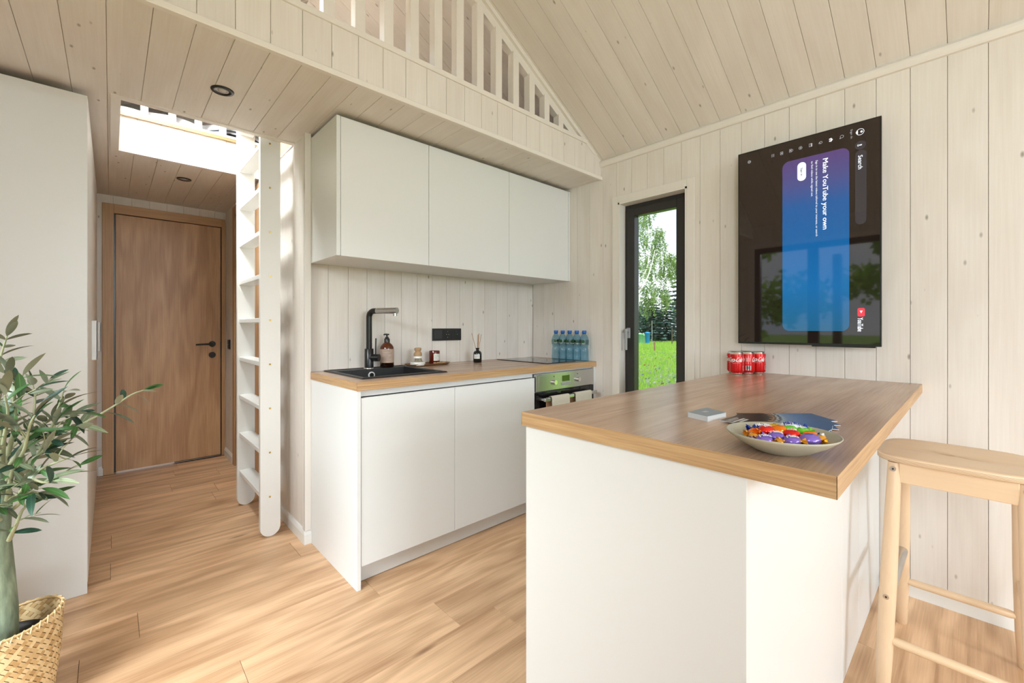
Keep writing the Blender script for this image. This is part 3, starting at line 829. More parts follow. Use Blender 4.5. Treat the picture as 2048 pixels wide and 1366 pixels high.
lb = MB(); arc_label(lb, .0405, .028, .108, fa_ang-1.35, fa_ang+1.35); lbo = lb.build('label', M_labelb, so)
lt = MB(); text_lines(lt, .0408, .036, .088, 9, fa_ang-.55, fa_ang+.75); text_lines(lt, .0408, .092, .100, 1, fa_ang-.5, fa_ang+.5, hgt=.003); lt.build('label_text', M_ink, lbo)
pm = MB(); pm.lathe([(.0165, .146), (.0165, .166), (.013, .172), (.010, .174), (.010, .180)], 24); pm.tube([(0, 0, .178), (0, 0, .192)], .005, 12)
pm.lathe([(.012, .190), (.0135, .193), (.012, .198)], 20); nd = Vector((-.8, -.3, 0)).normalized()
pm.tube([Vector((0, 0, .195)), Vector((0, 0, .195))+nd*.022, Vector((0, 0, .191))+nd*.026], [.005, .0042, .0036], 10); pm.build('pump', M_black, so)

# tray, brush, bowl, candle, beads
M_tray = plain('brown_wood_tray', (.20, .105, .045), .45, bump=.2, bscale=80, var=.15)
tr = thing('tray', 'small brown wooden tray against the kitchen backsplash', 'tray', (1.480, 2.375, KT))
def stad(hx, hy, n=10):
    pts = []
    for cx, a0 in ((hx-hy, -90), (-(hx-hy), 90)):
        for i in range(n+1):
            a = math.radians(a0+180*i/n); pts.append((cx+hy*math.cos(a), hy*math.sin(a)))
    return pts
def loft_st(mb, levels, mi=0, close=True):
    n = len(stad(1, .3)); vs = []
    for hx, hy, z in levels: vs += [(x, y, z) for x, y in stad(hx, hy)]
    mb.add(vs, [(l*n+k, l*n+(k+1) % n, (l+1)*n+(k+1) % n, (l+1)*n+k) for l in range(len(levels)-1) for k in range(n)], mi, True)
    mb.add([(x, y, levels[0][2]) for x, y in stad(*levels[0][:2])], [tuple(range(n-1, -1, -1))], mi)
    mb.add([(x, y, levels[-1][2]) for x, y in stad(*levels[-1][:2])], [tuple(range(n))], mi)
mb = MB(); loft_st(mb, [(.135, .045, 0), (.145, .054, .004), (.157, .062, .012), (.158, .063, .014), (.154, .060, .013), (.142, .052, .006), (.136, .046, .0055)]); mb.build('dish', M_tray, tr)
br = thing('dish_brush', 'round wooden dish brush standing in a white ceramic holder', 'brush', (1.395, 2.355, KT+.0062))
MB().lathe([(.044, 0), (.046, .003), (.046, .020), (.044, .022), (.036, .021), (.035, .006), (.0, .006)], 32, capb=True).build('holder', plain('white_ceramic', (.72, .70, .66), .25, var=.1, bscale=300), br)
M_bris = plain('bristles', (.50, .42, .28), .8)
bb = MB(); rb = random.Random(4)
for i in range(90):
    a = rb.uniform(0, 2*PI); r = rb.uniform(.004, .021); r2 = r*1.25+.004
    bb.tube([(r*math.cos(a), r*math.sin(a), .048), (r2*math.cos(a), r2*math.sin(a), .020)], .0011, 4, cap=False)
tag(bb.build('bristles', M_bris, br), kind='stuff')
MB().lathe([(.026, .044), (.0265, .054), (.025, .056)], 28).build('collar', M_white, br)
MB().lathe([(.025, .056), (.0255, .070), (.022, .078), (.0165, .083), (.016, .087), (.021, .095), (.0215, .103), (.019, .108), (.0, .109)], 28).build('grip', wood('brush_wood', (.52, .33, .17), (.38, .21, .1), axis='x', knots=False, contrast=.4, vary=0), br)
M_amber2 = plain('red_amber_glass', (.11, .010, .005), .07, spec=.6)
ca_ = thing('candle_jar', 'dark red glass candle jar with white label at the back of the tray', 'candle', (1.540, 2.392, KT+.0062))
MB().lathe([(.031, 0), (.034, .003), (.034, .082), (.0335, .083), (.032, .082), (.032, .055), (.0, .055)], 32).build('glass', M_amber2, ca_)
ang = math.atan2(-2.39, -1.556)
lb = MB(); arc_label(lb, .0344, .020, .064, ang-.15, ang+1.25); lbo = lb.build('label', M_labelw, ca_)
lt = MB(); text_lines(lt, .0347, .024, .056, 5, ang+.05, ang+.9); lt.build('label_text', M_ink, lbo)
# wooden beads in the tray
M_bead = plain('light_wood_bead', (.48, .30, .15), .6, var=.2)
bd = MB(); rb = random.Random(8)
for i in range(70):
    x = rb.uniform(-.042, .045); y = rb.uniform(-.028, .004)
    bm = bmesh.new(); bmesh.ops.create_icosphere(bm, subdivisions=1, radius=rb.uniform(.0032, .0045)); bd.bm(bm, 0, True, T((x, y, .004+rb.uniform(0, .006)))); bm.free()
bdo = bd.build('wooden_beads', M_bead, None, T((1.545, 2.350, KT+.0062))); tag(bdo, 'heap of small light wooden beads in front of the candle jar', 'beads', kind='stuff')

# reed diffuser
rd = thing('reed_diffuser', 'black glass reed diffuser bottle with white label and wooden sticks', 'diffuser', (1.851, 2.336, KT))
MB().lathe([(.026, 0), (.029, .003), (.029, .060), (.027, .069), (.020, .077), (.011, .080), (.0105, .094), (.0145, .095), (.0145, .099), (.009, .0995)], 32).build('bottle', M_darkglass, rd)
ang = math.atan2(-2.336, -1.851)
lb = MB(); arc_label(lb, .0294, .026, .056, ang-.9, ang+.55); lbo = lb.build('label', M_labelw, rd)
lt = MB(); text_lines(lt, .0297, .030, .050, 3, ang-.6, ang+.3); lt.build('label_text', M_ink, lbo)
M_reed = plain('reed_stick', (.42, .20, .075), .7)
for dx, dy, h_ in ((-.042, .01, .20), (.004, -.006, .195), (.018, .004, .2), (.026, -.01, .193), (.012, .012, .19)):
    MB().tube([(-dx*.12, -dy*.12, .03), (dx, dy, h_)], .0014, 6).build('reed', M_reed, rd)

# wall socket
so_ = thing('wall_socket', 'black triple frame with a switch and two sockets on the backsplash', 'socket', (1.687, YB, 1.11))
MB().rbox(-.117, .117, -.010, 0, -.041, .041, .002).build('plate', M_blackmat, so_)
MB().rbox(-.103, -.045, -.0135, -.009, -.029, .029, .001).build('switch_rocker', plain('switch_face', (.03, .03, .032), .3), so_)
for cx in (.0, .071):
    s_ = MB().rbox(cx-.030, cx+.030, -.0125, -.009, -.030, .030, .001).build('socket', M_blackmat, so_)
    MB().lathe([(.022, 0), (.0205, .0004), (.0195, -.004), (0, -.004)], 28, M=Matrix.Translation((cx, -.0128, 0)) @ Matrix.Rotation(PI/2, 4, 'X')).build('recess', M_black, s_)
    c_ = MB()
    for q in (-.009, .009): c_.tube([(cx+q, -.0128, 0), (cx+q, -.0145, 0)], .0026, 8)
    for q in (-.019, .019): c_.box(cx-.002, cx+.002, -.0145, -.0128, q-.002, q+.002)
    c_.build('contacts', M_chrome, s_)

# hob
hobm = thing('hob', 'narrow black glass induction hob on the right of the worktop', 'hob', (2.245, 2.165, KT))
MB().rbox(-.145, .145, -.255, .255, .0, .005, .0015).build('glass_top', M_darkglass, hobm)
zn = MB()
for cy in (-.09, .12):
    zn.lathe([(.078, .0052), (.080, .0052)], 40, M=T((0, cy, 0)), capb=False, capt=False)
zn.build('zone_marks', M_gray, hobm)

# water bottles
M_capb = plain('blue_cap', (.01, .13, .50), .4)
M_pet = M_petblue
M_petlab = glass('clear_label', (.80, .88, .86), .2, 1.5)
M_green = plain('green_print', (.02, .10, .015), .6)
M_whitep = plain('white_print', (.75, .77, .75), .5)
def make_bottle():
    t = thing('water_bottle', 'x', 'bottle', (0, 0, 0), 'blue capped water bottles by the right wall')
    prof = [(.020, .002), (.029, .0), (.0315, .006), (.0315, .030), (.0300, .040), (.0312, .050), (.0300, .058), (.0312, .066), (.0295, .080), (.0265, .092), (.0275, .104), (.0315, .118), (.0318, .150), (.030, .160), (.0265, .172), (.021, .182), (.0145, .190), (.0125, .194), (.0125, .200)]
    MB().lathe(prof, 28).build('bottle', M_pet, t)
    MB().lathe([(.0150, .199), (.0158, .200), (.0158, .216), (.0148, .2175), (.0, .2175)], 24).build('cap', M_capb, t)
    MB().lathe([(.0138, .1925), (.0138, .1985)], 20).build('neck_ring', M_black, t)
    lb = MB(); arc_label(lb, .0324, .118, .152, 0, 2*PI, 32); lo = lb.build('label', M_petlab, t)
    pr = MB(); r = .0328
    for a0 in (-2.7, -.9, .9, 2.5):
        def bend(a, c, a0=a0): return (r*math.cos(a0+a/r), r*math.sin(a0+a/r), .126+c)
        n = 12; pts = [bend(.011*math.cos(2*PI*k/n), .013+.009*math.sin(2*PI*k/n)) for k in range(n)]; pr.add(pts, [tuple(range(n))], 0)
        for zz, ww in ((-.001, .013), (-.004, .011)):
            pts = [bend(-ww, zz), bend(0, zz), bend(ww, zz), bend(ww, zz+.0016), bend(0, zz+.0016), bend(-ww, zz+.0016)]; pr.add(pts, [(0, 1, 4, 5), (1, 2, 3, 4)], 1)
    pr.build('label_print', [M_green, M_whitep], lo)
    return t
bt0 = make_bottle()
ordn = ['water bottle at the front end of the row, nearest the worktop edge', 'second water bottle from the worktop edge in the row', 'middle water bottle of the row of five', 'fourth water bottle from the worktop edge in the row', 'water bottle at the far left end of the row by the hob']
for i in range(5):
    t = bt0 if i == 0 else copy_tree(bt0)
    t.location = (2.468+.0*i, 1.895+.0665*i, KT); t.rotation_euler = (0, 0, .3*i+R_.uniform(-.2, .2)); t['label'] = ordn[i]

# ------------------------------------------------------------------ wall cabinets
def wall_unit(x0, x1, label):
    t = thing('wall_cabinet', label, 'cabinet', ((x0+x1)/2, 2.08, 1.505), 'white wall cabinets over the worktop')
    h_ = (x1-x0)/2
    MB().box(-h_, h_, .020, .385, .003, .670).build('body', M_panel, t)
    MB().rbox(-h_+.0013, h_-.0013, .0, .019, .0, .672, .001).build('door', M_front, t)
wall_unit(.810, 1.303, 'leftmost white wall cabinet, above the sink')
wall_unit(1.303, 1.912, 'middle white wall cabinet, above the wall socket')
wall_unit(1.912, 2.515, 'rightmost white wall cabinet, above the hob')
e = MB().rbox(.790, .809, 2.078, 2.462, 1.505, 2.177, .001).build('end_panel', M_front); tag(e, 'white end panel on the left side of the wall cabinets', 'panel')
e = MB().rbox(2.516, 2.534, 2.078, 2.462, 1.505, 2.177, .001).build('end_panel', M_front); tag(e, 'white filler panel between the wall cabinets and the right wall', 'panel')

# ------------------------------------------------------------------ island
worktop('island_worktop', .863, XR-.001, .152, .886, 'thick oak laminate worktop of the breakfast island')
il = thing('island_cabinet', 'white panelled base of the breakfast island', 'island', (.875, .292, 0))
MB().rbox(0, .018, .0, .588, 0, .8795, .001).build('end_panel', M_panel, il)
xs = [.018, .86, 1.155, 1.655]
for a, b in zip(xs, xs[1:]): MB().rbox(a+.0008, b-.0008, .001, .017, 0, .8795, .001).build('back_panel', M_front, il)
MB().box(.018, 1.655, .017, .565, .09, .8795).build('body', M_panel, il)
for a, b in zip((.02, .56, 1.11), (.56, 1.11, 1.655)): MB().rbox(a+.001, b-.001, .566, .585, .1, .846, .001).build('door', M_front, il)

# cans
M_red = plain('red_can', (.62, .006, .008), .28, metal=.35)
M_alu = plain('aluminium', (.70, .70, .70), .25, metal=1)
def make_can():
    t = thing('soda_can', 'x', 'can', (0, 0, 0), 'red cola cans in a pack on the island')
    body = MB().lathe([(.025, .008), (.0305, .013), (.0329, .019), (.0329, .098), (.0318, .104)], 36).build('body', M_red, t)
    m = MB(); m.lathe([(.022, .004), (.024, 0), (.0255, .002), (.0262, .009)], 36); m.build('base', M_alu, t)
    m = MB(); m.lathe([(.0318, .104), (.0275, .1105), (.0280, .1150), (.0268, .1150), (.0260, .1120), (.0, .1115)], 36); m.box(-.004, .004, -.010, .008, .1118, .1130); m.build('lid', M_alu, t)
    pr = MB(); r = .0332
    for a0 in (0, PI):
        def bend(a, c, a0=a0): return (r*math.cos(a0+a/r), r*math.sin(a0+a/r), .066+c)
        # flowing word mark
        add_text(pr, 'Coca-Cola', (0, 0, 0), (1, 0, 0), (0, 1, 0), .068, .024, 0, shear=.34, bend=lambda a, c: bend(a-.036, c), bold=.0009)
        # swash strokes through the capitals
        for sx in (-.030, .001):
            pts = [(sx-.001+.020*q/10, -.002+.0035*math.sin(q/10*PI*1.4)-.0015) for q in range(11)]
            vs = []
            for x, y in pts: vs += [bend(x, y), bend(x, y+.0012)]
            pr.add(vs, [(2*k, 2*k+2, 2*k+3, 2*k+1) for k in range(10)], 0)
        add_text(pr, 'ORIGINAL TASTE', (0, 0, 0), (1, 0, 0), (0, 1, 0), .024, .0022, 0, bend=lambda a, c: bend(a-.010, c-.0085))
    def bend2(a, c): return (r*math.cos(PI/2+a/r), r*math.sin(PI/2+a/r), c)
    # facts box and bar code on the side
    def q4(a0, a1, c0, c1, mi, rr_=r):
        vs = [(rr_*math.cos(PI/2+a0/r), rr_*math.sin(PI/2+a0/r), c0), (rr_*math.cos(PI/2+(a0+a1)/2/r), rr_*math.sin(PI/2+(a0+a1)/2/r), c0), (rr_*math.cos(PI/2+a1/r), rr_*math.sin(PI/2+a1/r), c0)]
        vs += [(x, y, c1) for x, y, z in vs]
        pr.add(vs, [(0, 1, 4, 3), (1, 2, 5, 4)], mi)
    for c in (.093, .089, .062, .058, .054): q4(-.013, .011, c, c+.0008, 0)
    for a in (-.011, -.007, -.003, .002, .008): q4(a, a+.0016, .066, .085, 0)
    q4(-.013, .012, .085, .0865, 0)
    q4(-.012, .012, .022, .046, 0)
    for k in range(9): q4(-.009+k*.002, -.009+k*.002+.0011, .026, .043, 1, .0334)
    pr.build('print', [M_whitep, M_black], t)
    return t
c0 = make_can()
for k, (x, y) in enumerate(((2.352, .832), (2.4115, .800), (2.4115, .868), (2.470, .834), (2.470, .767))):
    t = c0 if k == 0 else copy_tree(c0)
    t.location = (x, y, KT)
    base = math.atan2(-y, -x)
    t.rotation_euler = (0, 0, [base-.25, base-PI/2+.1, base-.5, base+1.2, base-.2][k])
    t['label'] = ['red can in front at the left of the pack, word mark facing the room', 'red can in front at the right of the pack, bar code showing', 'red can peeking out at the far left behind the front one', 'red can in the middle of the pack, between the front and back cans', 'red can at the right back of the pack, close to the wall'][k]

# ------------------------------------------------------------------ television, turned upright
TX = 2.455; TY = .862; TZ = 2.082          # upper left corner as seen
tv = thing('television', 'black flat television hung upright on the wall above the island', 'television', (TX, TY, TZ))
# local: r (to the right in view) = -y, s (down) = -z
def P3(r, s, d=0): return Vector((-d, -r, -s))
RW, SH = .586, 1.008
mb = MB(); mb.rbox(.0, .012, -RW, 0, -SH, 0, .0015); mb.rbox(.012, .045, -RW+.05, -.05, -SH+.12, -.12, .008); mb.build('housing', M_black, tv)
m, n, b = newmat('screen_background')
b.inputs['Base Color'].default_value = (.008, .006, .005, 1); b.inputs['Roughness'].default_value = .03; b.inputs['Specular IOR Level'].default_value = .8
b.inputs['Emission Color'].default_value = (.010, .0055, .004, 1); b.inputs['Emission Strength'].default_value = .6
M_bg = m
sc1 = MB(); sc1.add([P3(.006, .006, .0006), P3(RW-.006, .006, .0006), P3(RW-.006, SH-.010, .0006), P3(.006, SH-.010, .0006)], [(0, 1, 2, 3)])
scr = sc1.build('screen', M_bg, tv)
# the blue card
m, n, b = newmat('screen_card')
tc = N(n, 'ShaderNodeTexCoord'); sp_ = N(n, 'ShaderNodeSeparateXYZ'); L(n, tc.outputs['Object'], sp_.inputs[0])
mr = N(n, 'ShaderNodeMapRange'); L(n, sp_.outputs['Z'], mr.inputs[0])
for i, v in zip((1, 2, 3, 4), (-.10, -.94, 0, 1)): mr.inputs[i].default_value = v
cr = N(n, 'ShaderNodeValToRGB'); L(n, mr.outputs[0], cr.inputs[0])
e = cr.color_ramp.elements; e[0].position = 0; e[0].color = (.085, .045, .155, 1); e[1].position = 1; e[1].color = (.01, .10, .20, 1)
for p, c in ((.14, (.060, .065, .20)), (.28, (.008, .085, .27)), (.45, (.002, .095, .29)), (.75, (.004, .12, .33))):
    q = e.new(p); q.color = (*c, 1)
L(n, cr.outputs[0], b.inputs['Emission Color']); b.inputs['Emission Strength'].default_value = 1.0
b.inputs['Base Color'].default_value = (.01, .01, .01, 1); b.inputs['Roughness'].default_value = .035
cd = MB(); rrect(cd, P3(.208, .94, .0012), (0, -1, 0), (0, 0, 1), .266, .838, .030, seg=7)
cd.build('card', m, scr)
DN, RT = Vector((0, 0, -1)), Vector((0, -1, 0))       # text runs down, its top points right
tx = MB()
TXM = [M_scr_text, M_scr_dim]
def flush(name):
    global tx
    tx.build(name, TXM, scr); tx = MB()
def stext(body, r, s0, s1, capr, mi=0, bold=0):
    add_text(tx, body, P3(r, s0, .0018), DN, RT, s1-s0, capr, mi, bold=bold*.6); flush('screen_words')
stext('Make YouTube your own', .375, .130, .462, .021, 0, .0011)
stext('Sign in to see the latest videos tailored to your interests, or search', .347, .129, .490, .0085)
stext('to find videos while signed out.', .3285, .129, .298, .0085)
stext('Search', .506, .153, .214, .0165, 0, .0005)
stext('Sign in', .479, .027, .068, .0075, 1)
stext('YouTube', .504, .879, .941, .0200, 0, .0008)
# buttons and pills
def btn(nm, mt_, *a):
    q_ = MB(); rrect(q_, *a); q_.build(nm, mt_, scr)
btn('sign_in_button', M_scr_text, P3(.272, .212, .0015), RT, -DN, .036, .090, .0175)
btn('search_field', M_scr_pill, P3(.495, .462, .0015), RT, -DN, .040, .333, .0195)
btn('microphone_button', M_scr_pill, P3(.494, .128, .0015), RT, -DN, .040, .040, .0198)
btn('play_logo', M_scr_red, P3(.5035, .874, .0015), RT, -DN, .026, .038, .006)
M_scr_ink = screen('screen_ink', (.04, .05, .06), .6)
ti = MB(); add_text(ti, 'Sign in', P3(.286, .149, .0020), DN, RT, .038, .0085, 0, bold=.0003); ti.build('button_text', M_scr_ink, scr)
# play triangle, icons
tx.add([P3(.511, .848, .002), P3(.522, .848, .002), P3(.5165, .860, .002)], [(0, 1, 2)], 0); flush('play_arrow')
def circ(cr_, cs, rad, wd, mi=1, n=20, a0=0, a1=2*PI):
    vs = []
    for k in range(n+1):
        a = a0+(a1-a0)*k/n
        vs += [P3(cr_+rad*math.cos(a), cs+rad*math.sin(a), .0018), P3(cr_+(rad-wd)*math.cos(a), cs+(rad-wd)*math.sin(a), .0018)]
    tx.add(vs, [(2*k, 2*k+1, 2*k+3, 2*k+2) for k in range(n)], mi)
def bar(r0, r1, s0, s1, mi=1): tx.add([P3(r0, s0, .0018), P3(r1, s0, .0018), P3(r1, s1, .0018), P3(r0, s1, .0018)], [(0, 1, 2, 3)], mi)
circ(.513, .048, .0145, .0018, 0); circ(.518, .048, .0045, .0045, 0); circ(.505, .048, .0075, .0075, 0, a0=PI/2, a1=3*PI/2); flush('screen_icon')
bar(.509, .519, .1045, .1095, 0); bar(.5045, .5065, .102, .112, 0); bar(.502, .505, .1063, .1077, 0); flush('screen_icon')
circ(.447, .048, .0070, .0015, 1); bar(.4385, .4425, .0535, .057, 1); flush('screen_icon')
bar(.399, .407, .043, .048, 0); bar(.399, .407, .052, .057, 0); tx.add([P3(.406, .040, .0018), P3(.406, .060, .0018), P3(.4135, .050, .0018)], [(0, 1, 2)], 0); flush('screen_icon')
circ(.367, .050, .0060, .0015, 1); circ(.362, .052, .0035, .0012, 1); flush('screen_icon')
bar(.320, .3215, .042, .058, 1); bar(.320, .333, .042, .0435, 1); bar(.320, .333, .0565, .058, 1); bar(.327, .333, .042, .058, 1); flush('screen_icon')
circ(.285, .051, .0075, .0015, 1); circ(.285, .051, .0030, .0030, 1); flush('screen_icon')
bar(.238, .2395, .044, .060, 1); bar(.238, .248, .044, .0455, 1); bar(.238, .248, .0585, .060, 1); bar(.2465, .248, .044, .060, 1); circ(.248, .052, .006, .0012, 1, a0=-PI/2, a1=PI/2); circ(.243, .052, .003, .003, 1); flush('screen_icon')
bar(.199, .2005, .046, .061, 1); bar(.199, .211, .046, .0475, 1); bar(.199, .211, .0595, .061, 1); bar(.2095, .211, .046, .061, 1); circ(.205, .0535, .003, .003, 1); flush('screen_icon')
for q in (.160, .165, .170): bar(q, q+.0014, .046, .061, 1)
flush('screen_icon')
circ(.056, .055, .0075, .0022, 1); circ(.056, .055, .0028, .0012, 1); flush('screen_icon')
MB().rbox(-.0, .03, -RW+.02, -.33, -SH-.006, -SH+.002, .001).build('sensor_bar', M_black, tv)
wb_ = MB(); wb_.rbox(.04, XR-TX-.0005, -.40, -.20, -.70, -.32, .002); wb_.build('wall_bracket', M_black, tv)

# ------------------------------------------------------------------ things on the island
# small stack of grey cards
cs = thing('card_box', 'small flat grey box of cards left of the brochures on the island', 'card box', (1.183, .492, KT), rz=0)
def quadbox(mb, pts, z0, z1, mi=0):
    vs = [(x, y, z0) for x, y in pts]+[(x, y, z1) for x, y in pts]
    mb.add(vs, [(3, 2, 1, 0), (4, 5, 6, 7)]+[(i, (i+1) % 4, 4+(i+1) % 4, 4+i) for i in range(4)], mi)
ctr = Vector((1.183, .492))
pts = [Vector((1.141, .528)), Vector((1.121, .467)), Vector((1.209, .455)), Vector((1.243, .521))]
quadbox(mbx := MB(), [(p.x-ctr.x, p.y-ctr.y) for p in pts], 0, .013); mbx.build('box', plain('grey_card', (.62, .63, .64), .5), cs)
quadbox(mbx := MB(), [((p.x-ctr.x)*.995, (p.y-ctr.y)*.995) for p in pts], .013, .0137); lid = mbx.build('top_card', plain('slate_grey', (.25, .30, .34), .45), cs)
mbx = MB(); mbx.box(-.014, .006, .000, .010, .0138, .0141, M=Matrix.Rotation(-.1, 4, 'Z')); mbx.build('logo_print', plain('pale_print', (.55, .55, .58), .5), lid)

# brochures, fanned
def brochure_mat():
    m, n, b = newmat('brochure_print'); b.inputs['Roughness'].default_value = .28
    tc = N(n, 'ShaderNodeTexCoord'); sp_ = N(n, 'ShaderNodeSeparateXYZ'); L(n, tc.outputs['Object'], sp_.inputs[0])
    nz = N(n, 'ShaderNodeTexNoise', Scale=30.0, Detail=5.0); L(n, tc.outputs['Object'], nz.inputs['Vector'])
    a = N(n, 'ShaderNodeMath', operation='MULTIPLY_ADD'); L(n, nz.outputs['Fac'], a.inputs[0]); a.inputs[1].default_value = .045; L(n, sp_.outputs['X'], a.inputs[2])
    mr = N(n, 'ShaderNodeMapRange'); L(n, a.outputs[0], mr.inputs[0])
    for i, v in zip((1, 2, 3, 4), (0, .21, 0, 1)): mr.inputs[i].default_value = v
    cr = N(n, 'ShaderNodeValToRGB'); L(n, mr.outputs[0], cr.inputs[0]); e = cr.color_ramp.elements
    e[0].position = 0; e[0].color = (.050, .036, .026, 1); e[1].position = 1; e[1].color = (.06, .10, .20, 1)
    for p, c in ((.42, (.022, .017, .010)), (.50, (.05, .035, .018)), (.515, (.45, .25, .14)), (.535, (.02, .02, .02)), (.56, (.55, .55, .52)), (.59, (.03, .035, .05)), (.63, (.40, .47, .52)), (.67, (.19, .27, .42)), (.82, (.09, .16, .34))):
        q = e.new(p); q.color = (*c, 1)
    L(n, cr.outputs[0], b.inputs['Base Color']); return m
M_bro = brochure_mat(); M_paper = plain('paper_white', (.85, .85, .86), .6)
brl = ['bottom brochure of the fan, the one turned farthest to the right', 'second brochure from the bottom of the fan', 'middle brochure of the fan', 'fourth brochure of the fan, just under the top one', 'top brochure of the fan, brown end showing its title lines']
for i in range(5):
    q = i/4
    t = thing('brochure', brl[i], 'brochure', (1.250-.068*q, .422+.016*q, KT+.0013*i), 'fanned brochures with dark and blue photo print', rz=math.radians(-44-50*q))
    MB().box(0, .21, -.050, .050, 0, .0010).build('sheets', M_paper, t)
    MB().box(.0003, .2097, -.0497, .0497, .0010, .0012).build('cover', M_bro, t)
    if i == 4:
        mt_ = MB()
        for xx, y0_, y1_, hh in ((.028, -.043, .020, .0060), (.038, -.030, .015, .0060), (.012, -.043, .020, .0018), (.0165, -.040, .012, .0018), (.021, -.043, .006, .0018)):
            y = y0_; rq = random.Random(int(xx*10000))
            while y < y1_:
                d = rq.uniform(.002, .004); mt_.add([(xx, y, .00125), (xx, y+d, .00125), (xx+hh, y+d, .00125), (xx+hh, y, .00125)], [(3, 2, 1, 0)]); y += d+.001
        mt_.build('title_print', M_paper, t)

# candy bowl
BC = Vector((.958, .257, KT))
M_bowl = plain('sage_stoneware', (.44, .42, .33), .38, bump=.05, bscale=120)
bw = thing('bowl', 'shallow sage green oval bowl full of wrapped sweets', 'bowl', BC, rz=math.atan2(-.145, .12))
prof = [(.040, 0), (.046, .001), (.060, .006), (.092, .022), (.112, .036), (.1165, .0405), (.1160, .0418), (.1135, .0415), (.108, .037), (.088, .0245), (.055, .0095), (.0, .0065)]
MB().lathe([(r_*.815, z_*.92) for r_, z_ in prof], 56, sx=1.03, sy=.97).build('dish', M_bowl, bw)
def foil(name, col, rough=.22, metal=.35):
    return plain(name, col, rough, metal=metal, bump=.8, bscale=90, var=.12)
F = {'purple': foil('purple_foil', (.24, .15, .58)), 'gold': foil('gold_foil', (.85, .42, .05), .2, .6), 'red': foil('red_wrapper', (.75, .02, .01)), 'orange': foil('orange_wrapper', (.95, .22, .01)),
     'green': foil('green_wrapper', (.16, .60, .03)), 'blue': foil('blue_wrapper', (.015, .05, .36)), 'yellow': foil('yellow_wrapper', (.90, .55, .02)), 'white': foil('white_wrapper', (.85, .85, .88), .35, 0)}
def candy(label, loc, rz, tilt, ln, rad, cb, ce, word=None, wc=None, flat=.75):
    t = thing('wrapped_candy', label, 'candy', loc, 'wrapped sweets in the oval bowl'); t.rotation_euler = (tilt, 0, rz)
    rr_ = random.Random(label)
    n = 16; prof = []
    for i in range(11):
        u = i/10; x = -ln/2+ln*u; r = rad*(1-abs(2*u-1)**2.6)**.5*.93+rad*.12
        prof.append((x, r))
    vs = []
    for x, r in prof:
        for k in range(n):
            a = 2*PI*k/n; w_ = 1+.07*math.sin(k*4.1+x*300)
            vs.append((x, r*w_*math.cos(a), r*flat*w_*math.sin(a)))
    fs = [(i*n+k, i*n+(k+1) % n, (i+1)*n+(k+1) % n, (i+1)*n+k) for i in range(10) for k in range(n)]
    mb = MB().add(vs, fs, 0, True); mb.build('wrapper', F[cb], t)
    for s in (-1, 1):
        mb = MB(); vs = []; m = 14
        for x, r in ((ln/2-.001, .003), (ln/2+.002, .0022), (ln/2+.005, .0058), (ln/2+.009, .0085)):
            for k in range(m):
                a = 2*PI*k/m; w_ = 1+(.28 if r > .004 else .05)*(1 if k % 2 else -1)
                vs.append((s*(x+(.0015*math.sin(k*2.3) if r > .01 else 0)), r*w_*math.cos(a), r*.62*w_*math.sin(a)))
        fs = [(i*m+k, i*m+(k+1) % m, (i+1)*m+(k+1) % m, (i+1)*m+k) for i in range(3) for k in range(m)]
        mb.add(vs, fs, 0, False); mb.build('twist', F[ce], t)
    if word:
        mb = MB(); wl_ = ln*.72; hh = rad*.75
        def bend(a, c):
            x = a; r = rad*1.10*(1-abs(2*x/ln)**2.6)**.5*.93+rad*.14; an = PI/2-(c-hh/2)/r*-1
            return (x, -r*math.cos(PI/2+(c-hh/2)/r), r*flat*math.sin(PI/2+(c-hh/2)/r)+.0008) if False else (x, (c-hh/2), math.sqrt(max(1e-8, 1-((c-hh/2)/(r*1.02))**2))*r*flat*1.04+.0012)
        if word == 'marks':
            for q_ in range(5):
                x0_ = wl_*(.12+.155*q_)
                for (u0, v0, u1, v1) in ((0, 0, .035, 1), (.035, 1, .085, .15)) if q_ % 2 else ((0, .1, .02, .95), (.0, .75, .08, 1.0), (.05, .1, .07, .85)):
                    pts_ = [(x0_+u0*wl_, v0*hh), (x0_+u0*wl_+.0011, v0*hh), (x0_+u1*wl_+.0011, v1*hh), (x0_+u1*wl_, v1*hh)]
                    mb.add([bend(a_-wl_/2, c_) for a_, c_ in pts_], [(0, 1, 2, 3)], 0)
        else: add_text(mb, word, (0, 0, 0), (1, 0, 0), (0, 1, 0), wl_, hh, 0, bend=lambda a, c: bend(a-wl_/2, c), shear=.1, bold=.0004)
        mb.build('print', F[wc or 'white'], t)
    return t
